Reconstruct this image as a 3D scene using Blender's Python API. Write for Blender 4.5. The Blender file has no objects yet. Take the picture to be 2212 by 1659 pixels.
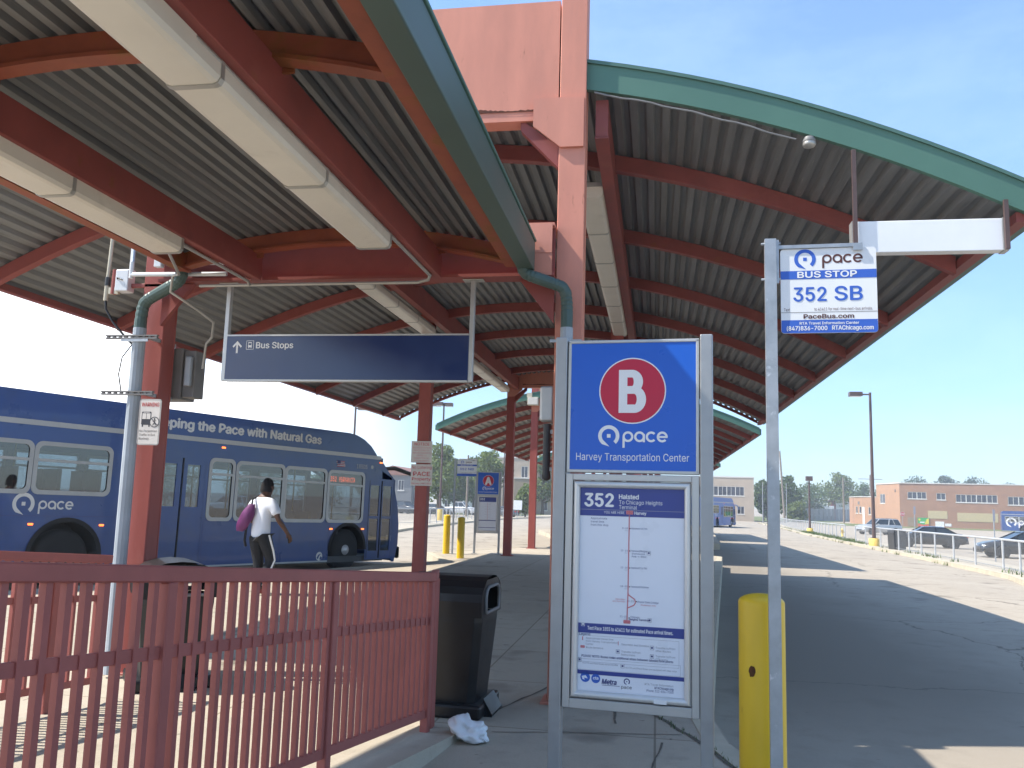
import bpy, bmesh, math, random
import numpy as np
from mathutils import Vector, Matrix
S = bpy.context.scene
COL = S.collection
PI = math.pi
# ---------------------------------------------------------------- camera
FPX, PITCH, ROLL, YAW, EYE = 1850.0, math.radians(7.74), math.radians(1.634), math.radians(9.688), 1.58
cp, sp = math.cos(PITCH), math.sin(PITCH)
fw = Vector((-math.sin(YAW)*cp, math.cos(YAW)*cp, sp))
rr = Vector((math.cos(YAW), math.sin(YAW), 0)); uu = rr.cross(fw)
R3 = rr*math.cos(ROLL)+uu*math.sin(ROLL); U3 = uu*math.cos(ROLL)-rr*math.sin(ROLL)
cam = bpy.data.objects.new('camera', bpy.data.cameras.new('camera'))
COL.objects.link(cam)
M = Matrix.Identity(4)
for i in range(3):
    M[i][0] = R3[i]; M[i][1] = U3[i]; M[i][2] = -fw[i]
M[2][3] = EYE
cam.matrix_world = M
cam.data.sensor_width = 36.0
cam.data.lens = FPX/2212*36
cam.data.clip_start = 0.05; cam.data.clip_end = 3000
S.camera = cam
# ---------------------------------------------------------------- light
SUN = Vector((-0.755, -0.19, 1.0)).normalized()
elev = math.asin(SUN.z); azim = math.atan2(SUN.x, SUN.y)
W = bpy.data.worlds.new('World'); S.world = W; W.use_nodes = True
nt = W.node_tree; nt.nodes.clear()
def N(t, **kw):
    n = nt.nodes.new(t)
    for k, v in kw.items(): setattr(n, k, v)
    return n
sky = N('ShaderNodeTexSky', sky_type='NISHITA', sun_disc=False)
sky.sun_elevation = elev; sky.sun_rotation = azim
sky.air_density = 1.05; sky.dust_density = 0.25; sky.ozone_density = 2.0; sky.altitude = 100
bg = N('ShaderNodeBackground'); out = N('ShaderNodeOutputWorld')
# thin white clouds low in the western sky, laid out by sky direction
tc = N('ShaderNodeTexCoord'); mp = N('ShaderNodeMapping'); mp.inputs['Scale'].default_value = (1.6, 1.6, 4.5)
no = N('ShaderNodeTexNoise'); no.inputs['Scale'].default_value = 2.1; no.inputs['Detail'].default_value = 7; no.inputs['Roughness'].default_value = 0.62
rp = N('ShaderNodeValToRGB'); rp.color_ramp.elements[0].position = 0.33; rp.color_ramp.elements[1].position = 0.50
sx = N('ShaderNodeSeparateXYZ')
mr = N('ShaderNodeMapRange'); mr.inputs['From Min'].default_value = -0.28; mr.inputs['From Max'].default_value = -0.50
mz = N('ShaderNodeMapRange'); mz.inputs['From Min'].default_value = 0.36; mz.inputs['From Max'].default_value = 0.14
m1 = N('ShaderNodeMath', operation='MULTIPLY'); m2 = N('ShaderNodeMath', operation='MULTIPLY')
ci = N('ShaderNodeTexNoise'); ci.inputs['Scale'].default_value = 2.6; ci.inputs['Detail'].default_value = 8; ci.inputs['Roughness'].default_value = 0.66
cr = N('ShaderNodeMapRange'); cr.inputs['From Min'].default_value = 0.42; cr.inputs['From Max'].default_value = 0.78; cr.inputs['To Max'].default_value = 0.11
cx_ = N('ShaderNodeMixRGB'); cx_.inputs[2].default_value = (5.2, 6.2, 7.2, 1)
mix = N('ShaderNodeMixRGB'); mix.inputs[2].default_value = (9.5, 9.6, 9.8, 1)
L = nt.links.new
L(tc.outputs['Generated'], mp.inputs['Vector']); L(mp.outputs[0], no.inputs['Vector']); L(no.outputs[0], rp.inputs[0])
L(tc.outputs['Generated'], sx.inputs[0]); L(sx.outputs['X'], mr.inputs[0]); L(sx.outputs['Z'], mz.inputs[0])
L(mr.outputs[0], m1.inputs[0]); L(mz.outputs[0], m1.inputs[1]); L(m1.outputs[0], m2.inputs[0]); L(rp.outputs[0], m2.inputs[1])
# the band of sky near the horizon is dimmed and blued a little, as on a dry clear day
gz_ = N('ShaderNodeMapRange'); gz_.inputs['From Min'].default_value = 0.02; gz_.inputs['From Max'].default_value = 0.42; gz_.inputs['To Min'].default_value = 0.0; gz_.inputs['To Max'].default_value = 1.0
gc = N('ShaderNodeMixRGB'); gc.inputs[1].default_value = (0.46, 0.58, 0.80, 1); gc.inputs[2].default_value = (0.98, 1.05, 1.06, 1)
gm = N('ShaderNodeMixRGB', blend_type='MULTIPLY'); gm.inputs[0].default_value = 1.0
L(sx.outputs['Z'], gz_.inputs[0]); L(gz_.outputs[0], gc.inputs[0]); L(sky.outputs[0], gm.inputs[1]); L(gc.outputs[0], gm.inputs[2])
L(m2.outputs[0], mix.inputs[0]); L(mp.outputs[0], ci.inputs['Vector']); L(ci.outputs[0], cr.inputs[0]); L(cr.outputs[0], cx_.inputs[0]); L(gm.outputs[0], cx_.inputs[1]); L(cx_.outputs[0], mix.inputs[1]); L(mix.outputs[0], bg.inputs[0])
bg.inputs[1].default_value = 0.15
L(bg.outputs[0], out.inputs[0])
sun = bpy.data.objects.new('sun', bpy.data.lights.new('sun', 'SUN')); COL.objects.link(sun)
sun.data.energy = 4.2; sun.data.angle = math.radians(0.6); sun.data.color = (1.0, 0.94, 0.84)
sun.rotation_euler = SUN.to_track_quat('Z', 'Y').to_euler(); sun.location = (-30, -4, 40)
S.view_settings.view_transform = 'Standard'; S.view_settings.look = 'None'
S.view_settings.exposure = 0.95; S.view_settings.gamma = 1.0; S.view_settings.use_curve_mapping = False
S.render.engine = 'CYCLES'
S.cycles.max_bounces = 8; S.cycles.diffuse_bounces = 4; S.cycles.glossy_bounces = 3; S.cycles.transmission_bounces = 6
S.cycles.transparent_max_bounces = 24; S.cycles.use_denoising = True; S.cycles.sample_clamp_indirect = 8
# ---------------------------------------------------------------- materials
def mat(name, col, rough=0.6, metal=0.0, var=0.12, scale=5.0, bump=0.0, bscale=60.0, rust=None, rustamt=0.0, rscale=6.0,
        spec=0.4, emit=None, estr=0.0, stretch=(1, 1, 1), coat=0.0, dirt=None, dscale=1.5, damt=0.0):
    m = bpy.data.materials.new(name); m.use_nodes = True
    t = m.node_tree; b = t.nodes['Principled BSDF']
    b.inputs['Roughness'].default_value = rough; b.inputs['Metallic'].default_value = metal
    b.inputs['Specular IOR Level'].default_value = spec
    b.inputs['Coat Weight'].default_value = coat
    if emit:
        b.inputs['Emission Color'].default_value = (*emit, 1); b.inputs['Emission Strength'].default_value = estr
    c = (*col, 1)
    b.inputs['Base Color'].default_value = c
    tcn = t.nodes.new('ShaderNodeTexCoord'); mpn = t.nodes.new('ShaderNodeMapping'); mpn.inputs['Scale'].default_value = stretch
    t.links.new(tcn.outputs['Object'], mpn.inputs['Vector'])
    src = None
    if var > 0:
        n = t.nodes.new('ShaderNodeTexNoise'); n.inputs['Scale'].default_value = scale; n.inputs['Detail'].default_value = 6
        n.inputs['Roughness'].default_value = 0.6
        t.links.new(mpn.outputs[0], n.inputs['Vector'])
        r = t.nodes.new('ShaderNodeValToRGB')
        r.color_ramp.elements[0].position = 0.28; r.color_ramp.elements[1].position = 0.74
        r.color_ramp.elements[0].color = (*[x*(1-var) for x in col], 1); r.color_ramp.elements[1].color = (*[min(1, x*(1+var)) for x in col], 1)
        t.links.new(n.outputs[0], r.inputs[0]); src = r.outputs[0]
        rr_ = t.nodes.new('ShaderNodeMapRange'); rr_.inputs['To Min'].default_value = max(0.02, rough-0.1); rr_.inputs['To Max'].default_value = min(1, rough+0.1)
        t.links.new(n.outputs[0], rr_.inputs[0]); t.links.new(rr_.outputs[0], b.inputs['Roughness'])
    for colr, amt, scl, wid in ((rust, rustamt, rscale, 0.09), (dirt, damt, dscale, 0.3)):
        if colr and amt > 0:
            n = t.nodes.new('ShaderNodeTexNoise'); n.inputs['Scale'].default_value = scl; n.inputs['Detail'].default_value = 9; n.inputs['Roughness'].default_value = 0.68
            t.links.new(mpn.outputs[0], n.inputs['Vector'])
            r = t.nodes.new('ShaderNodeValToRGB')
            r.color_ramp.elements[0].position = 0.76-amt; r.color_ramp.elements[1].position = 0.76-amt+wid
            mx = t.nodes.new('ShaderNodeMixRGB'); mx.inputs[1].default_value = c; mx.inputs[2].default_value = (*colr, 1)
            t.links.new(n.outputs[0], r.inputs[0]); t.links.new(r.outputs[0], mx.inputs[0])
            if src: t.links.new(src, mx.inputs[1])
            src = mx.outputs[0]
    if src: t.links.new(src, b.inputs['Base Color'])
    if bump > 0:
        n = t.nodes.new('ShaderNodeTexNoise'); n.inputs['Scale'].default_value = bscale; n.inputs['Detail'].default_value = 4
        t.links.new(mpn.outputs[0], n.inputs['Vector'])
        bp = t.nodes.new('ShaderNodeBump'); bp.inputs['Strength'].default_value = bump; bp.inputs['Distance'].default_value = 0.01
        t.links.new(n.outputs[0], bp.inputs['Height']); t.links.new(bp.outputs[0], b.inputs['Normal'])
    return m
RUST = (0.20, 0.065, 0.02)
M_ = {}
def dm(k, *a, **kw): M_[k] = mat(k, *a, **kw)
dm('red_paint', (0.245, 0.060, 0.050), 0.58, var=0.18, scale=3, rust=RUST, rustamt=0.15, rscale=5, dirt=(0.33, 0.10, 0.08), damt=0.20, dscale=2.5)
dm('red_faded_lit', (0.57, 0.228, 0.158), 0.6, var=0.11, scale=2.2, rust=(0.26, 0.095, 0.045), rustamt=0.125, rscale=5.5, stretch=(2.2, 2.2, 0.55), dirt=(0.44, 0.19, 0.14), damt=0.2, dscale=1.2)  # sun-faded red, brightened further in the colour to stand for grazing sunlight
dm('red_rusty', (0.27, 0.070, 0.036), 0.6, var=0.3, scale=3, rust=(0.22, 0.078, 0.024), rustamt=0.24, rscale=3)
dm('rail_red', (0.35, 0.104, 0.086), 0.55, var=0.12, scale=4, dirt=(0.30, 0.085, 0.075), damt=0.22, dscale=3, bump=0.08, bscale=90)
dm('rust_edge', (0.10, 0.035, 0.02), 0.9, var=0.4, scale=20)
dm('deck', (0.205, 0.208, 0.205), 0.55, metal=0.25, var=0.30, scale=2.2, stretch=(6, 0.35, 6), rust=(0.31, 0.29, 0.25), rustamt=0.15, rscale=7, dirt=(0.115, 0.108, 0.10), damt=0.24, dscale=1.1)
dm('green_trim', (0.078, 0.172, 0.130), 0.5, var=0.08, scale=1.2, rust=(0.06, 0.10, 0.09), rustamt=0.06, rscale=9)
dm('gutter_green', (0.075, 0.110, 0.092), 0.45, var=0.12, scale=1.5)
dm('column_red', (0.32, 0.08, 0.066), 0.58, var=0.15, scale=3, rust=RUST, rustamt=0.13, rscale=5, dirt=(0.40, 0.14, 0.115), damt=0.20, dscale=2.2, stretch=(1.6, 1.6, 0.6))
dm('green_edge', (0.07, 0.15, 0.125), 0.5, var=0.1)
dm('lamp_lens', (0.66, 0.62, 0.54), 0.35, var=0.07, scale=2.2, dirt=(0.45, 0.42, 0.35), damt=0.18, dscale=2.0)
dm('lamp_body', (0.42, 0.41, 0.38), 0.4, metal=0.5, var=0.1)
dm('grey_metal', (0.36, 0.37, 0.38), 0.42, metal=0.6, var=0.10, scale=8)
dm('alu', (0.50, 0.50, 0.49), 0.38, metal=0.55, var=0.06, scale=6)
dm('bezel', (0.66, 0.66, 0.65), 0.32, metal=0.35, var=0.03)
dm('galv', (0.38, 0.40, 0.42), 0.45, metal=0.55, var=0.16, scale=14, rust=(0.62, 0.63, 0.64), rustamt=0.14, rscale=18)
dm('down_green', (0.065, 0.105, 0.095), 0.45, var=0.15)
dm('down_grey', (0.33, 0.37, 0.41), 0.5, var=0.12, scale=5, rust=(0.55, 0.55, 0.53), rustamt=0.1, rscale=8)
dm('fence_galv', (0.46, 0.47, 0.48), 0.5, metal=0.15, var=0.08)
dm('white_pipe', (0.62, 0.64, 0.66), 0.5, var=0.12)
dm('cream', (0.50, 0.46, 0.36), 0.6, var=0.12)
dm('dark_grey', (0.055, 0.056, 0.058), 0.5, var=0.2)
dm('cab_grey', (0.19, 0.185, 0.18), 0.5, var=0.15)
dm('black_plastic', (0.010, 0.010, 0.011), 0.38, var=0.3, scale=6, bump=0.12, bscale=180)
dm('rubber', (0.017, 0.017, 0.018), 0.8, var=0.3)
dm('blue_sign', (0.009, 0.108, 0.55), 0.3, var=0.03, spec=0.5)
dm('navy_sign', (0.016, 0.034, 0.115), 0.16, var=0.04, spec=0.6)
dm('poster_navy', (0.045, 0.065, 0.27), 0.3, var=0.03)
dm('red_sign', (0.52, 0.018, 0.055), 0.35, var=0.03)
dm('white_sign', (0.78, 0.79, 0.80), 0.4, var=0.03)
dm('poster_white', (0.76, 0.79, 0.86), 0.3, var=0.02)
dm('text_white', (0.80, 0.80, 0.80), 0.5, var=0)
dm('text_navy', (0.05, 0.06, 0.20), 0.5, var=0)
dm('text_blue', (0.040, 0.125, 0.52), 0.5, var=0)
dm('text_brown', (0.10, 0.035, 0.03), 0.5, var=0)
dm('text_dark', (0.035, 0.035, 0.045), 0.5, var=0)
dm('text_red', (0.50, 0.035, 0.04), 0.5, var=0)
dm('text_pink', (0.60, 0.22, 0.25), 0.5, var=0)
dm('text_grey', (0.30, 0.31, 0.36), 0.5, var=0)
dm('sign_old', (0.62, 0.58, 0.54), 0.5, var=0.10, scale=9)
dm('yellow', (0.72, 0.46, 0.018), 0.42, var=0.08, scale=4, rust=(0.48, 0.27, 0.02), rustamt=0.13, rscale=7, dirt=(0.40, 0.25, 0.03), damt=0.17, dscale=3.5, stretch=(1.5, 1.5, 0.6))
dm('yellow_pale', (0.72, 0.50, 0.13), 0.6, var=0.12)
dm('chip', (0.09, 0.035, 0.012), 0.9, var=0.4, scale=30)
dm('bus_blue', (0.019, 0.066, 0.235), 0.30, var=0.10, scale=1.5, spec=0.5, coat=0.3, dirt=(0.045, 0.075, 0.16), damt=0.27, dscale=0.9)
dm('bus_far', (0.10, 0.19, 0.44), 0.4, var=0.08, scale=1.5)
dm('letter_silver', (0.70, 0.69, 0.66), 0.5, var=0.03)
dm('bus_silver', (0.46, 0.46, 0.45), 0.4, metal=0.3, var=0.06)
dm('frame_silver', (0.42, 0.42, 0.41), 0.4, metal=0.4, var=0.08)
dm('interior', (0.10, 0.12, 0.14), 0.7, var=0.2)
dm('seat_blue', (0.03, 0.05, 0.10), 0.8, var=0.2)
dm('pole_yellow', (0.55, 0.36, 0.08), 0.4, var=0.1)
dm('amber', (0.9, 0.25, 0.05), 0.4, var=0, emit=(1.0, 0.16, 0.03), estr=2.0)
dm('led', (0.9, 0.2, 0.05), 0.4, var=0, emit=(1.0, 0.12, 0.02), estr=2.2)
dm('chrome', (0.70, 0.71, 0.72), 0.25, metal=0.7, var=0.05)
dm('hub', (0.60, 0.60, 0.60), 0.4, metal=0.35, var=0.2)
dm('skin', (0.115, 0.052, 0.030), 0.5, var=0.08, spec=0.4)
dm('hair', (0.012, 0.010, 0.010), 0.9, var=0.4, scale=60, bump=0.6, bscale=120)
dm('white_shirt', (0.74, 0.76, 0.82), 0.85, var=0.04, bump=0.15, bscale=30)
dm('black_cloth', (0.016, 0.017, 0.021), 0.85, var=0.25, bump=0.2, bscale=60)
dm('shoe_red', (0.28, 0.05, 0.03), 0.6, var=0.2)
dm('purple', (0.125, 0.022, 0.105), 0.5, var=0.25, scale=9)
dm('bag_white', (0.74, 0.76, 0.78), 0.35, var=0.05, spec=0.5)
dm('bark', (0.11, 0.08, 0.055), 0.9, var=0.3)
dm('wood_pole', (0.24, 0.20, 0.165), 0.9, var=0.25)
dm('brick', (0.35, 0.195, 0.125), 0.85, var=0.12, scale=0.8)
dm('brick_end', (0.43, 0.25, 0.155), 0.85, var=0.08, scale=0.8)
dm('beige_wall', (0.44, 0.36, 0.28), 0.85, var=0.09, scale=0.6)
dm('beige_dark', (0.27, 0.21, 0.15), 0.85, var=0.12, scale=0.6)
dm('panel_tan', (0.50, 0.41, 0.24), 0.7, var=0.08)
dm('coping', (0.62, 0.60, 0.56), 0.7, var=0.06)
dm('siding_grey', (0.18, 0.19, 0.20), 0.8, var=0.1)
dm('roof_brown', (0.28, 0.14, 0.11), 0.85, var=0.15)
dm('white_wall', (0.74, 0.75, 0.76), 0.7, var=0.05)
dm('panel_grey', (0.27, 0.28, 0.285), 0.7, var=0.06, scale=0.6)
dm('win_dark', (0.05, 0.055, 0.075), 0.12, var=0.3, scale=1.2, spec=0.6)
dm('car_black', (0.014, 0.015, 0.018), 0.22, var=0.1, coat=0.5)
dm('car_dark', (0.035, 0.04, 0.05), 0.25, var=0.1, coat=0.5)
dm('car_white', (0.70, 0.71, 0.72), 0.3, var=0.04, coat=0.4)
dm('car_silver', (0.48, 0.48, 0.47), 0.3, metal=0.4, var=0.05, coat=0.4)
dm('car_grey', (0.16, 0.17, 0.18), 0.3, metal=0.3, var=0.05, coat=0.4)
dm('car_glass', (0.03, 0.037, 0.043), 0.08, var=0.1, spec=0.7)
dm('lamp_glass', (0.75, 0.78, 0.8), 0.15, var=0.05, spec=0.7)
dm('tail_red', (0.5, 0.02, 0.02), 0.3, var=0)
dm('post_brown', (0.10, 0.065, 0.06), 0.5, var=0.15)
dm('kerb', (0.46, 0.41, 0.31), 0.9, var=0.16, scale=2.5, bump=0.2, bscale=30)
dm('weed', (0.075, 0.115, 0.03), 0.8, var=0.3, scale=6)
dm('lawn', (0.14, 0.165, 0.06), 0.95, var=0.3, scale=0.6)
dm('green_banner', (0.05, 0.36, 0.11), 0.5, var=0.05)
dm('yellow_banner', (0.72, 0.58, 0.10), 0.5, var=0.05)
dm('red_banner', (0.60, 0.10, 0.06), 0.5, var=0.05)
dm('stop_red', (0.55, 0.03, 0.05), 0.4, var=0.04)

def leaf_mat(name, col):
    m = mat(name, col, 0.65, var=0.35, scale=0.9, spec=0.25)
    b = m.node_tree.nodes['Principled BSDF']; o = m.node_tree.nodes['Material Output']
    tr = m.node_tree.nodes.new('ShaderNodeBsdfTranslucent'); tr.inputs[0].default_value = (col[0]*1.5, col[1]*1.6, col[2]*0.9, 1)
    mx = m.node_tree.nodes.new('ShaderNodeMixShader'); mx.inputs[0].default_value = 0.3
    m.node_tree.links.new(b.outputs[0], mx.inputs[1]); m.node_tree.links.new(tr.outputs[0], mx.inputs[2]); m.node_tree.links.new(mx.outputs[0], o.inputs[0])
    M_[name] = m
leaf_mat('leaf_green', (0.085, 0.13, 0.045)); leaf_mat('leaf_dark', (0.055, 0.095, 0.042)); leaf_mat('leaf_light', (0.125, 0.165, 0.055)); leaf_mat('leaf_blue', (0.07, 0.11, 0.08))

def glass_mat(name, tint, refl=0.12, rough=0.02):
    m = bpy.data.materials.new(name); m.use_nodes = True; t = m.node_tree; t.nodes.clear()
    o = t.nodes.new('ShaderNodeOutputMaterial'); tr = t.nodes.new('ShaderNodeBsdfTransparent'); gl = t.nodes.new('ShaderNodeBsdfGlossy')
    fr = t.nodes.new('ShaderNodeFresnel'); fr.inputs[0].default_value = 1.5; mx = t.nodes.new('ShaderNodeMixShader')
    ad = t.nodes.new('ShaderNodeMath'); ad.operation = 'ADD'; ad.inputs[1].default_value = refl; ad.use_clamp = True
    tr.inputs[0].default_value = (*tint, 1); gl.inputs['Roughness'].default_value = rough
    t.links.new(fr.outputs[0], ad.inputs[0]); t.links.new(ad.outputs[0], mx.inputs[0]); t.links.new(tr.outputs[0], mx.inputs[1]); t.links.new(gl.outputs[0], mx.inputs[2]); t.links.new(mx.outputs[0], o.inputs[0])
    M_[name] = m
glass_mat('bus_glass', (0.25, 0.33, 0.38), 0.09)
glass_mat('poster_glass', (0.97, 0.98, 1.0), 0.01, 0.05)

def chain_mat():
    m = bpy.data.materials.new('chain_link'); m.use_nodes = True; t = m.node_tree
    b = t.nodes['Principled BSDF']; b.inputs['Base Color'].default_value = (0.42, 0.43, 0.44, 1); b.inputs['Metallic'].default_value = 0.4; b.inputs['Roughness'].default_value = 0.5
    o = t.nodes['Material Output']; uv = t.nodes.new('ShaderNodeUVMap'); tr = t.nodes.new('ShaderNodeBsdfTransparent'); mx = t.nodes.new('ShaderNodeMixShader')
    vals = []
    for a in (45, -45):
        mp_ = t.nodes.new('ShaderNodeMapping'); mp_.inputs['Rotation'].default_value = (0, 0, math.radians(a)); mp_.inputs['Scale'].default_value = (20, 20, 20)
        s = t.nodes.new('ShaderNodeSeparateXYZ'); f = t.nodes.new('ShaderNodeMath'); f.operation = 'FRACT'; c = t.nodes.new('ShaderNodeMath'); c.operation = 'LESS_THAN'; c.inputs[1].default_value = 0.085
        t.links.new(uv.outputs[0], mp_.inputs[0]); t.links.new(mp_.outputs[0], s.inputs[0]); t.links.new(s.outputs[0], f.inputs[0]); t.links.new(f.outputs[0], c.inputs[0]); vals.append(c)
    mxm = t.nodes.new('ShaderNodeMath'); mxm.operation = 'MAXIMUM'
    t.links.new(vals[0].outputs[0], mxm.inputs[0]); t.links.new(vals[1].outputs[0], mxm.inputs[1]); t.links.new(mxm.outputs[0], mx.inputs[0])
    t.links.new(tr.outputs[0], mx.inputs[1]); t.links.new(b.outputs[0], mx.inputs[2]); t.links.new(mx.outputs[0], o.inputs[0])
    M_['chain_link'] = m
chain_mat()

def ground_mat(name, base, alt, crack=True, joints=None, spot=0.0, speck=True, lane=False):
    m = bpy.data.materials.new(name); m.use_nodes = True; t = m.node_tree; b = t.nodes['Principled BSDF']
    b.inputs['Roughness'].default_value = 0.9; b.inputs['Specular IOR Level'].default_value = 0.25
    tcn = t.nodes.new('ShaderNodeTexCoord')
    def noise(s, d=6, r=0.6):
        n = t.nodes.new('ShaderNodeTexNoise'); n.inputs['Scale'].default_value = s; n.inputs['Detail'].default_value = d; n.inputs['Roughness'].default_value = r
        t.links.new(tcn.outputs['Object'], n.inputs['Vector']); return n
    def ramp(src, p0, p1):
        r = t.nodes.new('ShaderNodeMapRange'); r.inputs['From Min'].default_value = p0; r.inputs['From Max'].default_value = p1
        t.links.new(src, r.inputs[0]); return r.outputs[0]
    def mixc(f, a, bcol, k='MIX'):
        x = t.nodes.new('ShaderNodeMixRGB'); x.blend_type = k
        t.links.new(f, x.inputs[0])
        if isinstance(a, tuple): x.inputs[1].default_value = (*a, 1)
        else: t.links.new(a, x.inputs[1])
        if isinstance(bcol, tuple): x.inputs[2].default_value = (*bcol, 1)
        else: t.links.new(bcol, x.inputs[2])
        return x.outputs[0]
    c = mixc(ramp(noise(0.35).outputs[0], 0.35, 0.7), base, alt)
    n2 = noise(3.0, 8, 0.7)
    c = mixc(ramp(n2.outputs[0], 0.5, 0.9), c, tuple(x*0.72 for x in base))
    if speck:
        n3 = noise(90, 3, 0.8); c = mixc(ramp(n3.outputs[0], 0.55, 0.85), c, tuple(x*0.6 for x in base))
    n5 = noise(7.0, 2, 0.4); c = mixc(ramp(n5.outputs[0], 0.735, 0.755), c, tuple(x*0.55 for x in base))
    if spot:
        n4 = noise(1.1, 3, 0.5); c = mixc(ramp(n4.outputs[0], 0.66-spot, 0.74), c, tuple(x*0.5 for x in base))
    if lane:   # the wheel lane beside the platform is worn dark by oil and tyres
        sp_ = t.nodes.new('ShaderNodeSeparateXYZ'); t.links.new(tcn.outputs['Object'], sp_.inputs[0])
        nw = noise(0.5, 5); ad = t.nodes.new('ShaderNodeMath'); ad.operation = 'MULTIPLY_ADD'; ad.inputs[1].default_value = 2.2
        t.links.new(nw.outputs[0], ad.inputs[0]); t.links.new(sp_.outputs['X'], ad.inputs[2])
        a = ramp(ad.outputs[0], 0.6, 2.6); b_ = ramp(ad.outputs[0], 6.3, 4.0)
        mu = t.nodes.new('ShaderNodeMath'); mu.operation = 'MULTIPLY'; t.links.new(a, mu.inputs[0]); t.links.new(b_, mu.inputs[1])
        yr_ = ramp(sp_.outputs['Y'], 6.0, 10.0); m3 = t.nodes.new('ShaderNodeMath'); m3.operation = 'MULTIPLY'; t.links.new(mu.outputs[0], m3.inputs[0]); t.links.new(yr_, m3.inputs[1])
        c = mixc(m3.outputs[0], c, tuple(x*0.70 for x in base))
    if crack:
        v = t.nodes.new('ShaderNodeTexVoronoi'); v.feature = 'DISTANCE_TO_EDGE'; v.inputs['Scale'].default_value = 0.16
        nd = noise(1.2, 5); mxv = t.nodes.new('ShaderNodeMixRGB'); mxv.inputs[0].default_value = 0.35
        mpv = t.nodes.new('ShaderNodeVectorMath'); mpv.operation = 'MULTIPLY_ADD'
        t.links.new(nd.outputs['Color'], mpv.inputs[0]); mpv.inputs[1].default_value = (1.1, 1.1, 0); t.links.new(tcn.outputs['Object'], mpv.inputs[2])
        t.links.new(mpv.outputs[0], v.inputs['Vector'])
        c = mixc(ramp(v.outputs['Distance'], 0.0045, 0.0015), c, tuple(x*0.5 for x in base))
    if joints:
        br = t.nodes.new('ShaderNodeTexBrick'); br.inputs['Color1'].default_value = (1, 1, 1, 1); br.inputs['Color2'].default_value = (0.9, 0.9, 0.9, 1); br.inputs['Mortar'].default_value = (0.55, 0.53, 0.5, 1)
        br.inputs['Scale'].default_value = 1.0; br.inputs['Mortar Size'].default_value = 0.008; br.inputs['Brick Width'].default_value = joints[0]; br.inputs['Row Height'].default_value = joints[1]; br.offset = 0
        t.links.new(tcn.outputs['Object'], br.inputs['Vector'])
        x = t.nodes.new('ShaderNodeMixRGB'); x.blend_type = 'MULTIPLY'; x.inputs[0].default_value = 1
        t.links.new(c, x.inputs[1]); t.links.new(br.outputs[0], x.inputs[2]); c = x.outputs[0]
    t.links.new(c, b.inputs['Base Color'])
    bp = t.nodes.new('ShaderNodeBump'); bp.inputs['Strength'].default_value = 0.25; bp.inputs['Distance'].default_value = 0.02
    nb = noise(45, 5, 0.7); t.links.new(nb.outputs[0], bp.inputs['Height']); t.links.new(bp.outputs[0], b.inputs['Normal'])
    M_[name] = m
ground_mat('asphalt', (0.355, 0.308, 0.248), (0.41, 0.36, 0.292), spot=0.07, lane=True)
ground_mat('concrete', (0.43, 0.372, 0.292), (0.49, 0.43, 0.34), crack=False, joints=(1.55, 1.55), spot=0.05)
ground_mat('concrete_plain', (0.42, 0.37, 0.295), (0.47, 0.42, 0.335), crack=False)

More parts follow.
